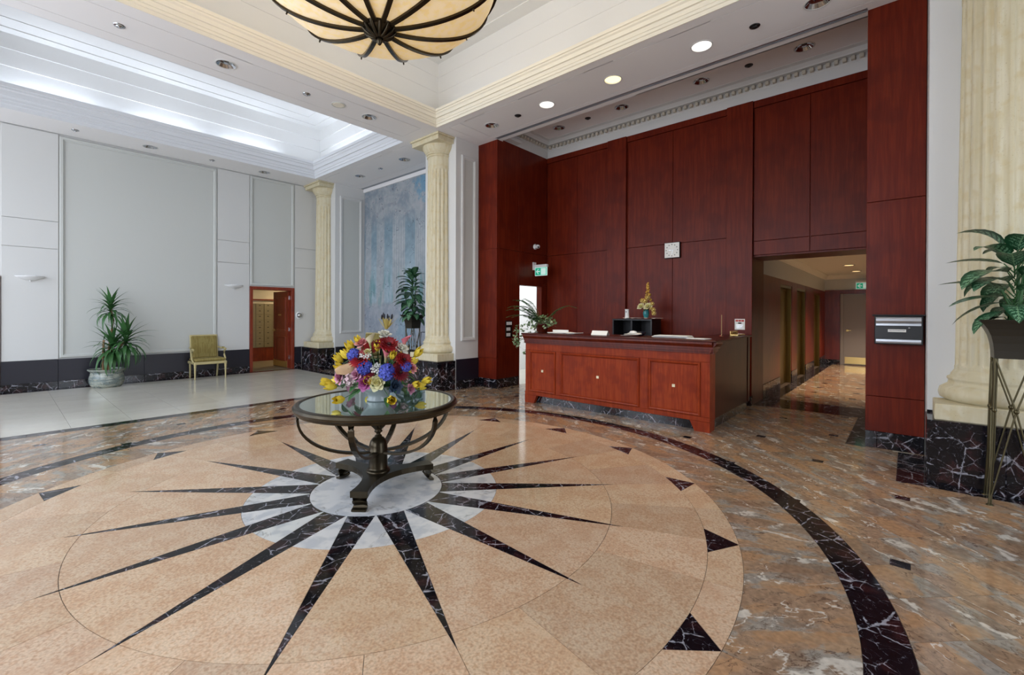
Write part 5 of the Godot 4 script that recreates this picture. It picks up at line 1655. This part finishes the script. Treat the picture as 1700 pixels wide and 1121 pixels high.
# ---------------------------------------------------------------- furniture
func build_furniture():
	var c := thing("armchair", "gilt armchair with olive damask upholstery against the panelled wall", "armchair", Vector3(3.2, 0, -12.07), 0.0, "olive gilt armchairs")
	var g := Geo.new()
	for s in [-1.0, 1.0]:
		g = Geo.new()
		g.spin([Vector2(0.012, 0.0), Vector2(0.016, 0.02), Vector2(0.013, 0.035), Vector2(0.022, 0.26), Vector2(0.027, 0.28), Vector2(0.02, 0.295), Vector2(0.028, 0.31), Vector2(0.028, 0.36)], 12, Vector3(s * 0.3, 0, 0.25))
		part(c, "leg", g.done(), M.gilt)
		g = Geo.new()
		g.tube([Vector3(s * 0.27, 0, -0.27), Vector3(s * 0.275, 0.18, -0.24), Vector3(s * 0.28, 0.36, -0.22)], 0.018, 0.024, 8)
		part(c, "leg", g.done(), M.gilt)
		g = Geo.new()
		g.tube([Vector3(s * 0.305, 0.36, 0.16), Vector3(s * 0.33, 0.44, 0.13), Vector3(s * 0.325, 0.52, 0.07), Vector3(s * 0.315, 0.6, 0.1), Vector3(s * 0.32, 0.65, 0.17), Vector3(s * 0.32, 0.665, 0.19)], 0.018, 0.02, 8)
		g.tube([Vector3(s * 0.32, 0.66, 0.2), Vector3(s * 0.315, 0.67, 0.1), Vector3(s * 0.3, 0.665, -0.08), Vector3(s * 0.285, 0.69, -0.24)], 0.02, 0.018, 8)
		part(c, "arm", g.done(), M.gilt)
		g = Geo.new()
		g.ball(Vector3(s * 0.31, 0.685, 0.05), Vector3(0.028, 0.018, 0.09), 10, 6)
		part(c, "arm_pad", g.done(), M.fabric)
	boxpart(c, "seat_rail", M.gilt, -0.325, 0.325, 0.33, 0.39, -0.25, 0.28, 0.012)
	boxpart(c, "seat_cushion", M.fabric, -0.305, 0.305, 0.39, 0.46, -0.23, 0.275, 0.03)
	g = Geo.new()
	var lean := Basis(Vector3.RIGHT, -0.14)
	g.box(Vector3(0, 0.7, -0.245), Vector3(0.56, 0.56, 0.03), 0.012, lean)
	part(c, "back_frame", g.done(), M.gilt)
	g = Geo.new()
	g.box(Vector3(0, 0.7, -0.222), Vector3(0.51, 0.51, 0.05), 0.022, lean)
	part(c, "backrest", g.done(), M.fabric)
	g = Geo.new()
	g.ball(Vector3.ZERO, Vector3(0.006, 0.006, 0.004), 6, 4)
	var nail := g.done()
	for s in [-1.0, 1.0]:
		for k in 14:
			part(c, "nail_head", nail, M.gilt, Vector3(0, 0.7, -0.245) + lean * Vector3(s * 0.262, -0.24 + k * 0.037, 0.018))
	copy_of(c, "armchair", "gilt armchair with olive upholstery in front of the mural", Vector3(6.36, 0, -10.55), -PI / 2 + 0.25, "olive gilt armchairs")
	# tall square plant stands
	plant_stand(Vector3(6.2, 0, -8.33), "tall dark metal plant stand with flared square planter before the mural")
	plant_stand(Vector3(5.355, 0, 0.625), "tall dark metal plant stand with flared square planter beside the black pedestal")
	var o := thing("slim_side_stand", "slim dark metal side stand between the mural planter and the column", "stand", Vector3(6.2, 0, -7.86))
	for y in [0.72, 1.08]:
		boxpart(o, "shelf_plate", M.dark_metal, -0.07, 0.07, y, y + 0.012, -0.1, 0.1, 0.003)
	for sx in [-1.0, 1.0]:
		for sz in [-1.0, 1.0]:
			g = Geo.new()
			g.tube([Vector3(sx * 0.1, 0, sz * 0.12), Vector3(sx * 0.062, 0.72, sz * 0.09), Vector3(sx * 0.06, 1.08, sz * 0.09)], 0.008, 0.008, 6)
			part(o, "leg", g.done(), M.dark_metal)

func plant_stand(at: Vector3, label: String):
	var o := thing("plant_stand", label, "plant stand", at, 0.0, "tall metal plant stands")
	var g := Geo.new()
	var sq2 := sqrt(2.0)
	var pr := []
	for q in [[0.0, 1.16], [0.118, 1.16], [0.12, 1.22], [0.126, 1.28], [0.138, 1.34], [0.158, 1.39], [0.182, 1.43], [0.205, 1.46], [0.207, 1.466], [0.2, 1.466], [0.16, 1.42], [0.0, 1.42]]:
		pr.append(Vector2(q[0] * sq2, q[1]))
	g.lathe(pr, 4, Vector3.ZERO, Basis(Vector3.UP, PI / 4), 0, TAU, false)
	part(o, "planter_bowl", g.done(), M.planter)
	var cs := [Vector2(-1, -1), Vector2(1, -1), Vector2(1, 1), Vector2(-1, 1)]
	for k in 4:
		var c: Vector2 = cs[k]
		var n: Vector2 = cs[(k + 1) % 4]
		g = Geo.new()
		for d in [0.0, 0.012]:
			g.tube([Vector3(c.x * (0.145 - d), 0.0, c.y * (0.145 - d)), Vector3(c.x * (0.128 - d), 0.4, c.y * (0.128 - d)), Vector3(c.x * (0.122 - d), 0.75, c.y * (0.122 - d)), Vector3(c.x * (0.112 - d), 1.165, c.y * (0.112 - d))], 0.0065, 0.0065, 6)
		g.ball(Vector3(c.x * 0.117, 0.75, c.y * 0.117), Vector3(0.017, 0.022, 0.017), 8, 5)
		g.lathe([Vector2(0.0, 0.0), Vector2(0.024, 0.0), Vector2(0.018, 0.008), Vector2(0, 0.008)], 10, Vector3(c.x * 0.14, 0, c.y * 0.14))
		part(o, "corner_leg", g.done(), M.stand_metal)
		g = Geo.new()
		var a := Vector3(c.x * 0.142, 0.02, c.y * 0.142)
		var b := Vector3(n.x * 0.142, 0.02, n.y * 0.142)
		var ta := Vector3(c.x * 0.112, 1.165, c.y * 0.112)
		var tb := Vector3(n.x * 0.112, 1.165, n.y * 0.112)
		var m := ((a + b) * 0.5).lerp((ta + tb) * 0.5, 0.64)
		g.tube([a, m + (a - m) * 0.02, tb], 0.006, 0.006, 6)
		g.tube([b, m + (b - m) * 0.02, ta], 0.006, 0.006, 6)
		g.ball(m, Vector3(0.017, 0.02, 0.017), 8, 5)
		part(o, "cross_brace", g.done(), M.stand_metal)

# ---------------------------------------------------------------- plants
# a leaf along +z from the origin, y up; droop bends it down towards the tip
func leaf_mesh(ln: float, wd: float, droop: float, fold: float, seg := 6, strap := false) -> ArrayMesh:
	var g := Geo.new()
	g.sm = 2
	var pos := Vector3.ZERO
	var pitch := 0.0
	var last := []
	for i in seg + 1:
		var t := float(i) / seg
		var w := wd * (pow(sin(PI * pow(t, 0.75 if not strap else 0.5)), 0.8) if t < 1.0 else 0.0) * 0.5
		if strap:
			w = wd * 0.5 * (0.55 + 0.45 * sin(PI * minf(t * 1.4, 1.0))) * (1.0 - pow(t, 4.0))
		var up := Vector3(0, cos(pitch), sin(pitch))
		var row := [pos - Vector3(w, 0, 0) + up * w * fold, pos, pos + Vector3(w, 0, 0) + up * w * fold]
		if i > 0:
			var u0 := (i - 1.0) / seg
			g.quad(last[0], last[1], row[1], row[0], up, Vector2(u0, 0), Vector2(u0, 0.5), Vector2(t, 0.5), Vector2(t, 0))
			g.quad(last[1], last[2], row[2], row[1], up, Vector2(u0, 0.5), Vector2(u0, 1), Vector2(t, 1), Vector2(t, 0.5))
		last = row
		pos += Vector3(0, -sin(pitch), cos(pitch)) * ln / seg
		pitch += droop / seg
	return g.done()

func aim(az: float, lift: float) -> Basis:
	return Basis(Vector3.UP, az) * Basis(Vector3.RIGHT, -lift)

func dumb_cane(at: Vector3, label: String, h0: float, h1: float, spread: float, n: int, sd: int):
	var o := thing("variegated_dumb_cane", label, "plant", at, 0.0, "variegated plants in the tall stands")
	var r := RandomNumberGenerator.new()
	r.seed = sd
	boxpart(o, "soil", M.soil, -0.15, 0.15, -0.035, -0.005, -0.15, 0.15, 0.01)
	var leaves := []
	for k in 4:
		leaves.append(leaf_mesh(1.0, 0.36 + 0.06 * k, 0.5 + 0.3 * k, 0.25, 7))
	for k in 3:
		var a := TAU * k / 3 + 0.4
		var g := Geo.new()
		var tip := Vector3(cos(a) * 0.07, h1 - 0.12 - 0.14 * k, sin(a) * 0.07)
		g.tube([Vector3(cos(a) * 0.03, -0.03, sin(a) * 0.03), tip * 0.5 + Vector3(0.01, 0, 0.01), tip], 0.014, 0.009, 7)
		part(o, "stem", g.done(), M.strap_leaf)
	for k in n:
		var t := (k + 0.5) / n
		var az := k * 2.4 + r.randf() * 0.5
		var y := lerpf(h0, h1 - 0.05, t)
		var ln := spread * r.randf_range(0.75, 1.15) * (1.1 - 0.6 * absf(t - 0.45)) * (0.62 if sin(az) > 0.35 else 1.0)
		var lift := lerpf(-0.1, 0.95, t * t) + r.randf_range(-0.25, 0.25)
		var st := Vector3(sin(az), 0, cos(az)) * 0.06 + Vector3(0, y, 0)
		var lf := part(o, "leaf", leaves[r.randi() % 4], M.leaf, st, aim(az, lift) * Basis.from_scale(Vector3.ONE * ln))
		var g := Geo.new()
		g.tube([Vector3(0, y - 0.08, 0) * 1.0, st], 0.005, 0.004, 5)
		part(o, "leaf_stalk", g.done(), M.strap_leaf)

func build_plants():
	dumb_cane(Vector3(5.355, 1.425, 0.625), "variegated dumb cane in the tall stand beside the black pedestal", 0.04, 0.68, 0.42, 40, 3)
	dumb_cane(Vector3(6.2, 1.425, -8.33), "tall bushy variegated dumb cane in the stand before the mural", -0.02, 1.06, 0.37, 80, 5)
	# dracaena in a glazed pot
	var pot := thing("glazed_pot", "low grey glazed ceramic pot holding the dracaena by the panelled wall", "pot", Vector3(1.45, 0, -12.05))
	var g := Geo.new()
	g.spin([Vector2(0.0, 0.0), Vector2(0.22, 0.0), Vector2(0.25, 0.04), Vector2(0.275, 0.1), Vector2(0.272, 0.13), Vector2(0.278, 0.16), Vector2(0.272, 0.2), Vector2(0.26, 0.25), Vector2(0.25, 0.285)], 36)
	part(pot, "pot_body", g.done(), M.glaze)
	g = Geo.new()
	g.lathe([Vector2(0.25, 0.285), Vector2(0.252, 0.3), Vector2(0.285, 0.33), Vector2(0.3, 0.345), Vector2(0.3, 0.36), Vector2(0.27, 0.36), Vector2(0.235, 0.32), Vector2(0.0, 0.315)], 36)
	part(pot, "pot_rim", g.done(), M.glaze)
	var o := thing("dracaena", "tall dracaena with three heads of strap leaves in the grey pot", "plant", Vector3(1.45, 0.318, -12.05))
	boxpart(o, "soil", M.soil, -0.17, 0.17, 0.0, 0.012, -0.17, 0.17, 0.004)
	var heads := [[[Vector3(-0.02, 0, 0.03), Vector3(0.02, 0.35, 0.03), Vector3(0.07, 0.8, 0.02), Vector3(0.09, 1.0, 0.05), Vector3(0.05, 1.28, 0.05)], 0.46, 54, 0.5], [[Vector3(0.02, 0, 0.0), Vector3(0.04, 0.3, 0.04), Vector3(0.2, 0.5, 0.12), Vector3(0.27, 0.62, 0.18)], 0.58, 56, 0.35], [[Vector3(0.03, 0, 0.06), Vector3(0.03, 0.25, 0.09), Vector3(0.07, 0.5, 0.12)], 0.55, 64, 0.1], [[Vector3(-0.05, 0, 0.0), Vector3(-0.06, 0.3, 0.02), Vector3(-0.05, 0.62, 0.02)], 0.22, 10, 0.3]]
	var lv := []
	for k in 4:
		lv.append(leaf_mesh(1.0, 0.1, 0.6 + 0.55 * k, 0.35, 6, true))
	for h in heads:
		g = Geo.new()
		g.tube(h[0], 0.026, 0.018, 9)
		part(o, "cane", g.done(), M.cane)
		var top: Vector3 = h[0][h[0].size() - 1]
		for k in h[2]:
			var t: float = float(k) / h[2]
			var az: float = k * 2.399
			var lift := lerpf(-0.55 if h[3] < 0.2 else -0.25, 1.35, t) + rng.randf_range(-0.15, 0.15)
			var back := cos(az) < -0.3
			var ln: float = h[1] * rng.randf_range(0.8, 1.15) * (0.62 if back else 1.0)
			part(o, "leaf", lv[clampi(int((1.0 - t) * 4.0), 0, 3)], M.strap_leaf, top + Vector3(0, -0.16 + 0.2 * t, 0), aim(az, lift) * Basis.from_scale(Vector3(ln * 1.25, ln, ln)))
	# fern and ivy in a planter on the end of the desk
	o = thing("fern_planter", "brown planter with feathery fern and trailing ivy on the desk end", "plant", Vector3(6.3, 1.176, -4.76), 0.0)
	g = Geo.new()
	g.lathe([Vector2(0.0, 0.0), Vector2(0.08, 0.0), Vector2(0.1, 0.1), Vector2(0.115, 0.13), Vector2(0.115, 0.15), Vector2(0.1, 0.15), Vector2(0.095, 0.13), Vector2(0, 0.13)], 24)
	part(o, "planter", g.done(), M.desk_dark)
	for k in 13:
		g = Geo.new()
		var az := -2.4 + (k - 4.5) * 0.2 + rng.randf_range(-0.1, 0.1) if k < 10 else rng.randf() * TAU
		var d := Vector3(sin(az), 0, cos(az))
		var ln := rng.randf_range(0.5, 0.78)
		var path := []
		for i in 9:
			var t := i / 8.0
			path.append(Vector3(0, 0.12, 0) + d * ln * t + Vector3.UP * ([0.75, 1.05, 0.55, 0.9][k % 4] * t - [0.5, 0.62, 0.42, 0.6][k % 4] * t * t) * rng.randf_range(0.98, 1.02))
		g.tube(path, 0.003, 0.0012, 4)
		var side := d.cross(Vector3.UP)
		for i in range(2, 9):
			for m in 14:
				var base: Vector3 = path[i - 1].lerp(path[i], m / 14.0)
				for s in [-1.0, 1.0]:
					var l2 := 0.11 * (1.2 - i / 9.0) * rng.randf_range(0.7, 1.2)
					var e: Vector3 = base + (side * s * 0.8 + d * 0.5 + Vector3.UP * rng.randf_range(-0.25, 0.15)) * l2
					g.tri(base, base + d * 0.022, e, Vector3.UP)
		part(o, "fern_frond", g.done(), M.frond)
	g = Geo.new()
	for k in 340:
		var p := Vector3.ZERO
		if k < 170:
			var a := rng.randf() * TAU
			var rr := rng.randf_range(0.08, 0.26)
			p = Vector3(cos(a) * rr, 0.12 + rng.randf_range(-0.05, 0.22) * (1.0 - rr * 2.0), sin(a) * rr - 0.04)
		else:
			var tr := (k - 170) % 5
			var t := rng.randf()
			p = Vector3([-0.12, -0.22, 0.02, -0.3, 0.1][tr] + rng.randf_range(-0.03, 0.03), 0.14 - t * [0.55, 0.42, 0.5, 0.38, 0.46][tr], [-0.22, -0.26, -0.24, -0.3, -0.22][tr] - 0.1 * t + rng.randf_range(-0.03, 0.03))
		var gr := rng.randf()
		g.col = Color(0.13, 0.25, 0.09).lerp(Color(0.45, 0.52, 0.32), gr)
		var b := Basis.from_euler(Vector3(rng.randf_range(-0.9, 0.9), rng.randf() * TAU, rng.randf_range(-0.9, 0.9)))
		var s := rng.randf_range(0.022, 0.038)
		g.tri(p, p + b * Vector3(-s, 0, s * 0.6), p + b * Vector3(0, 0.004, s * 1.7), b.y)
		g.tri(p, p + b * Vector3(s, 0, s * 0.6), p + b * Vector3(0, 0.004, s * 1.7), b.y)
	var ivy := part(o, "ivy_leaves", g.done(), M.ivy)
	ivy.set_meta("kind", "stuff")

# ---------------------------------------------------------------- flowers
# every flower faces +y and stands at the origin
func petal(g: Geo, az: float, r0: float, ln: float, wd: float, lift: float, curl: float, y := 0.0):
	var d := Vector3(cos(az), 0, sin(az))
	var s := Vector3(-sin(az), 0, cos(az))
	var p := d * r0 + Vector3.UP * y
	var l := lift
	var last := []
	for i in 4:
		var t := i / 3.0
		var w: float = wd * [0.35, 0.95, 1.0, 0.25][i] * 0.5
		var n := Vector3.UP * cos(l) - d * sin(l)
		var row := [p - s * w + n * w * 0.25, p + s * w + n * w * 0.25]
		if i > 0:
			g.quad(last[0], last[1], row[1], row[0], n)
		last = row
		p += (d * cos(l) + Vector3.UP * sin(l)) * ln / 3.0
		l += curl / 3.0

func tulip_mesh(c: Color) -> ArrayMesh:
	var g := Geo.new()
	g.col = c * 0.85
	g.spin([Vector2(0.0, -0.036), Vector2(0.014, -0.03), Vector2(0.02, -0.01), Vector2(0.019, 0.012), Vector2(0.012, 0.034)], 10)
	for k in 6:
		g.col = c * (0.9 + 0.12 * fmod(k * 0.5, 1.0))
		petal(g, TAU * k / 6, 0.007, 0.098, 0.036, 1.02, 0.95, -0.037)
	return g.done()

func gerbera_mesh(c: Color) -> ArrayMesh:
	var g := Geo.new()
	for ringn in 4:
		for k in 20:
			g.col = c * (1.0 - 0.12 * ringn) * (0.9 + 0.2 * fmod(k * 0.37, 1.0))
			petal(g, TAU * (k + 0.5 * (ringn % 2)) / 20, 0.012, 0.062 - 0.013 * ringn, 0.016, 0.12 + 0.22 * ringn, 0.25, 0.004 * ringn)
	g.col = Color(0.05, 0.01, 0.01)
	g.ball(Vector3(0, 0.012, 0), Vector3(0.012, 0.01, 0.012), 10, 6)
	return g.done()

func rose_mesh(c: Color, c2: Color) -> ArrayMesh:
	var g := Geo.new()
	for k in 22:
		var t := k / 22.0
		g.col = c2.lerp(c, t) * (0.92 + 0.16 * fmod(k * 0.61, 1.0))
		petal(g, k * 2.4, 0.004 + 0.016 * t, 0.042 + 0.012 * t, 0.032 + 0.018 * t, lerpf(1.5, 0.35, t), lerpf(0.25, -0.4, t) , -0.012 + 0.01 * (1.0 - t))
	g.col = c2
	g.ball(Vector3(0, 0.008, 0), Vector3(0.016, 0.02, 0.016), 8, 6)
	return g.done()

func cluster_mesh(c: Color, c2: Color, rad: float, n: int) -> ArrayMesh:
	var g := Geo.new()
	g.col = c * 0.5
	g.ball(Vector3.ZERO, Vector3.ONE * rad * 0.7, 8, 6)
	for k in n:
		var y := 1.0 - 1.5 * (k + 0.5) / n
		var a := k * 2.4
		var d := Vector3(cos(a) * sqrt(1.0 - y * y), y, sin(a) * sqrt(1.0 - y * y))
		var b := Basis(Quaternion(Vector3.UP, d) if d.y > -0.99 else Quaternion.IDENTITY)
		g.col = c.lerp(c2, fmod(k * 0.618, 1.0))
		for m in 4:
			var pa := TAU * m / 4 + k
			var e := b * Vector3(cos(pa), 0.25, sin(pa)) * rad * 0.36
			var s := b * Vector3(-sin(pa), 0.1, cos(pa)) * rad * 0.17
			var o := d * rad * 0.85
			g.quad(o, o + e * 0.6 - s, o + e, o + e * 0.6 + s, d)
	return g.done()

func calla_mesh(c: Color, c2: Color) -> ArrayMesh:
	var g := Geo.new()
	g.sm = 6
	var n := 16
	var last := []
	for i in 7:
		var t := i / 6.0
		var row := []
		g.col = c2.lerp(c, ss(0.2, 0.8, t))
		for k in n + 1:
			var a := TAU * k / n
			var r := lerpf(0.006, 0.036, t * t) * (1.0 + 0.35 * t * maxf(0.0, cos(a)))
			var y := -0.06 + 0.12 * t + 0.03 * t * t * cos(a)
			row.append(Vector3(cos(a) * r, y, sin(a) * r))
		if i > 0:
			for k in n:
				g.quad(last[k], last[k + 1], row[k + 1], row[k], Vector3(row[k].x, -0.01, row[k].z))
		last = row
	g.col = Color(0.8, 0.6, 0.1)
	g.tube([Vector3(0, -0.02, 0), Vector3(0, 0.045, 0)], 0.005, 0.003, 6)
	return g.done()

func spray_mesh(c: Color) -> ArrayMesh:
	var g := Geo.new()
	for k in 24:
		var a := k * 2.4
		var r := 0.045 * sqrt((k + 0.5) / 24.0)
		var p := Vector3(cos(a) * r, 0.03 * fmod(k * 0.37, 1.0), sin(a) * r)
		g.col = Color(0.12, 0.2, 0.08)
		g.tube([Vector3(0, -0.06, 0), p], 0.0015, 0.0015, 3)
		g.col = c * (0.8 + 0.3 * fmod(k * 0.53, 1.0))
		g.ball(p, Vector3.ONE * 0.009, 6, 4)
	return g.done()

func protea_mesh() -> ArrayMesh:
	var g := Geo.new()
	for k in 14:
		g.col = Color(0.45, 0.36, 0.1)
		petal(g, TAU * k / 14, 0.01, 0.085 + 0.02 * (k % 3), 0.014, 1.15 - 0.25 * (k % 2), 0.1)
	for k in 7:
		var a := TAU * k / 7
		g.col = Color(0.012, 0.012, 0.02)
		g.ball(Vector3(cos(a) * 0.038, 0.09 + 0.01 * (k % 2), sin(a) * 0.038), Vector3(0.007, 0.02, 0.007), 6, 4)
	return g.done()

func folded_leaf_mesh() -> ArrayMesh:
	var g := Geo.new()
	g.sm = 2
	g.col = Color(0.55, 0.36, 0.2)
	for i in 8:
		for j in 5:
			var q := []
			for c in [[0, 0], [1, 0], [1, 1], [0, 1]]:
				var u: float = (i + c[0]) / 8.0
				var v: float = (j + c[1]) / 5.0 - 0.5
				var w := 0.1 * sin(PI * (0.12 + 0.85 * u))
				q.append(Vector3((u - 0.5) * 0.16, 0.035 * cos(v * 3.2) + 0.006 * sin(u * 9.0), v * w))
			g.quad(q[0], q[1], q[2], q[3], Vector3.UP)
	return g.done()

func build_flowers():
	var o := thing("flower_arrangement", "large mixed artificial flower arrangement on the round glass table", "flowers", Vector3(RC.x, 0.755, RC.y))
	var g := Geo.new()
	g.spin([Vector2(0.0, 0.0), Vector2(0.09, 0.0), Vector2(0.1, 0.012), Vector2(0.085, 0.03), Vector2(0.1, 0.06), Vector2(0.135, 0.095), Vector2(0.15, 0.125), Vector2(0.14, 0.13), Vector2(0.11, 0.1), Vector2(0.0, 0.09)], 28)
	part(o, "urn", g.done(), M.vase_glass)
	var yel := Color(0.82, 0.62, 0.05)
	var red := Color(0.36, 0.012, 0.018)
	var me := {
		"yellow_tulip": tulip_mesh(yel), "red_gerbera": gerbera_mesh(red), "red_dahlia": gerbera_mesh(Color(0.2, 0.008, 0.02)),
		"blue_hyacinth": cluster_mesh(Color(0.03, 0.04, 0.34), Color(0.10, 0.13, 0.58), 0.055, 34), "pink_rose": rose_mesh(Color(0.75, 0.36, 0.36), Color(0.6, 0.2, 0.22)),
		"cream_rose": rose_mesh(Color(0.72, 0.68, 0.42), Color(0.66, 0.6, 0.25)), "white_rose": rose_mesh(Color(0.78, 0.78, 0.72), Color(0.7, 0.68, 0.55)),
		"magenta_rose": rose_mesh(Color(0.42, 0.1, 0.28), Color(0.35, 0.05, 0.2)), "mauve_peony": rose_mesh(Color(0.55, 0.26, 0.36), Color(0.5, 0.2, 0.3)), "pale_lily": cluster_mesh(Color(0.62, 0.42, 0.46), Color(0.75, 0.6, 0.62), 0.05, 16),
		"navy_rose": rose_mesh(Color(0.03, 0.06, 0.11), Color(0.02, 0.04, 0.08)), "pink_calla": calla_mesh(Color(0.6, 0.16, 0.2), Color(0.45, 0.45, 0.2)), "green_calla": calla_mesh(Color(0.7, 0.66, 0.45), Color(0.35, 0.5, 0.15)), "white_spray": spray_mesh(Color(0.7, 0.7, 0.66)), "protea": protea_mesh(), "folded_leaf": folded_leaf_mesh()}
	# picture position on the half dome of the bouquet: across and up in metres, size factor
	var fl := [["protea", 0.105, 0.56, 1.1], ["white_rose", 0.1, 0.505, 0.95], ["red_gerbera", 0.14, 0.42, 1.35], ["red_dahlia", 0.06, 0.42, 0.9], ["green_calla", -0.005, 0.44, 1.0], ["yellow_tulip", 0.055, 0.4, 0.95], ["pink_rose", -0.075, 0.43, 1.0], ["yellow_tulip", -0.105, 0.45, 0.9], ["yellow_tulip", -0.165, 0.4, 1.1], ["pink_calla", 0.255, 0.44, 0.9], ["white_rose", 0.24, 0.39, 1.0], ["pink_calla", 0.125, 0.34, 1.1], ["yellow_tulip", 0.175, 0.33, 0.9], ["red_gerbera", 0.26, 0.3, 1.15], ["yellow_tulip", 0.355, 0.36, 1.05], ["blue_hyacinth", -0.135, 0.34, 1.0], ["red_gerbera", -0.075, 0.305, 1.35], ["yellow_tulip", -0.17, 0.36, 0.9], ["yellow_tulip", -0.26, 0.305, 1.0], ["folded_leaf", -0.185, 0.23, 1.1], ["yellow_tulip", -0.245, 0.235, 1.0], ["blue_hyacinth", -0.035, 0.235, 1.2], ["white_spray", 0.06, 0.225, 1.1], ["blue_hyacinth", 0.14, 0.2, 1.35], ["red_dahlia", 0.235, 0.2, 1.15], ["blue_hyacinth", 0.28, 0.25, 0.9], ["pink_rose", 0.325, 0.235, 0.75], ["mauve_peony", -0.24, 0.165, 1.1], ["pale_lily", -0.155, 0.14, 1.15], ["mauve_peony", -0.1, 0.18, 0.9], ["magenta_rose", -0.03, 0.115, 1.1], ["yellow_tulip", 0.0, 0.125, 1.1], ["cream_rose", 0.065, 0.12, 1.15], ["navy_rose", 0.2, 0.09, 1.05], ["mauve_peony", 0.315, 0.07, 0.8], ["yellow_tulip", 0.345, 0.1, 0.95], ["yellow_tulip", 0.42, 0.135, 0.95], ["yellow_tulip", -0.37, 0.115, 1.1], ["yellow_tulip", -0.325, 0.085, 1.1], ["yellow_tulip", -0.195, 0.012, 1.1], ["yellow_tulip", 0.195, 0.012, 1.15], ["white_spray", -0.03, 0.33, 1.0], ["cream_rose", -0.02, 0.36, 0.6], ["red_dahlia", 0.0, 0.2, 0.8]]
	var right := Vector3(0.6653, 0, 0.7466)
	var fro := Vector3(-0.7466, 0, 0.6653)
	var n0 := fl.size()
	for k in n0:            # the far half of the bouquet, out of sight, is filled alike
		var q: Array = fl[k]
		if q[0] in ["protea", "folded_leaf", "green_calla"] or k % 2 == 1:
			continue
		fl.append([q[0], -q[1] * 0.95, q[2], q[3], true])
	var lm := leaf_mesh(0.13, 0.05, 0.8, 0.3, 5)
	g = Geo.new()
	g.ball(Vector3(0, 0.18, 0), Vector3(0.13, 0.13, 0.13), 12, 8)
	part(o, "foam_core", g.done(), M.strap_leaf)
	for k in fl.size():
		var q: Array = fl[k]
		var s: float = q[1]
		var h: float = q[2]
		var dep := 0.27 * sqrt(maxf(0.02, 1.0 - pow(s / 0.46, 2.0) - pow((h - 0.12) / 0.55, 2.0)))
		if h < 0.05:
			dep = 0.36
		if q.size() > 4:
			dep = -dep
		var p := right * s + fro * dep + Vector3.UP * (h + 0.03)
		# nearer flowers are seen lower against what stands behind them
		p.y += 0.18 * dep * 0.9 if h > 0.05 else 0.03
		var dir := (p - Vector3(0, 0.14, 0)).normalized()
		if q[0].ends_with("calla") or q[0] == "protea":
			dir = (dir + Vector3.UP * 1.2).normalized()
		if q[0] == "yellow_tulip":
			dir = (dir + Vector3.UP * 0.2).normalized()
		if q[0] == "folded_leaf":
			dir = (fro + Vector3.UP * 0.8).normalized()
		var b := Basis(Quaternion(Vector3.UP, dir))
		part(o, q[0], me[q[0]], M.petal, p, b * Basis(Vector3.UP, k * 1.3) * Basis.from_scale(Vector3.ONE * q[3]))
		g = Geo.new()
		g.tube([Vector3(dir.x * 0.05, 0.13, dir.z * 0.05), (p + Vector3(0, 0.13, 0)) * 0.5 + Vector3(0, 0.02, 0), p - dir * 0.02], 0.003, 0.003, 5)
		part(o, "flower_stem", g.done(), M.strap_leaf)
		if k % 4 != 3:
			part(o, "leaf", lm, M.strap_leaf, p * 0.72 + Vector3(0, 0.02, 0), aim(atan2(dir.x, dir.z) + rng.randf_range(-0.6, 0.6), rng.randf_range(-0.5, 0.5)))
	for k in 26:
		var az := k * 2.4
		part(o, "leaf", lm, M.strap_leaf, Vector3(sin(az) * 0.14, 0.1 + 0.008 * k, cos(az) * 0.14), aim(az, rng.randf_range(-0.7, 0.5)) * Basis.from_scale(Vector3.ONE * rng.randf_range(0.8, 1.5)))
	# small arrangement on the black shelf
	o = thing("yellow_arrangement", "yellow flowers with a tall spike in a turquoise vase on the black shelf", "flowers", Vector3(7.84, 1.434, -3.57))
	g = Geo.new()
	g.spin([Vector2(0.0, 0.0), Vector2(0.035, 0.0), Vector2(0.05, 0.04), Vector2(0.055, 0.09), Vector2(0.045, 0.13), Vector2(0.05, 0.145), Vector2(0.0, 0.13)], 20)
	part(o, "vase", g.done(), M.turquoise)
	var lil := cluster_mesh(Color(0.72, 0.45, 0.06), Color(0.85, 0.7, 0.3), 0.055, 16)
	var ros := me.cream_rose as Mesh
	var r2 := RandomNumberGenerator.new()
	r2.seed = 5
	for q in [[-0.07, 0.2, 1.2], [0.06, 0.2, 1.3], [0.0, 0.3, 0.9], [0.05, 0.36, 0.8], [0.14, 0.25, 0.7], [0.16, 0.14, 0.8], [0.17, 0.08, 0.8], [-0.05, 0.31, 0.8], [0.12, 0.17, 0.7]]:
		part(o, "yellow_bloom", ros if q[2] > 1.0 else lil, M.petal, Vector3(-0.05, q[1], q[0]), Basis(Vector3.BACK, 0.9) * Basis.from_scale(Vector3.ONE * q[2]))
	g = Geo.new()
	for k in 60:
		var t := k / 60.0
		g.col = Color(0.5, 0.22, 0.03).lerp(Color(0.65, 0.42, 0.08), r2.randf())
		g.ball(Vector3(r2.randf_range(-0.045, 0.045) * (1.15 - t), 0.3 + 0.34 * t, 0.03 + r2.randf_range(-0.05, 0.05) * (1.15 - t)), Vector3.ONE * r2.randf_range(0.011, 0.019), 6, 4)
	g.col = Color(0.1, 0.14, 0.05)
	g.tube([Vector3(0, 0.12, 0.0), Vector3(0, 0.64, 0.03)], 0.003, 0.002, 5)
	part(o, "flower_spike", g.done(), M.petal)
	for k in 10:
		part(o, "leaf", lm, M.strap_leaf, Vector3(0, 0.14, 0), aim(k * 2.4, r2.randf_range(-0.2, 0.7)) * Basis.from_scale(Vector3.ONE * 0.9))
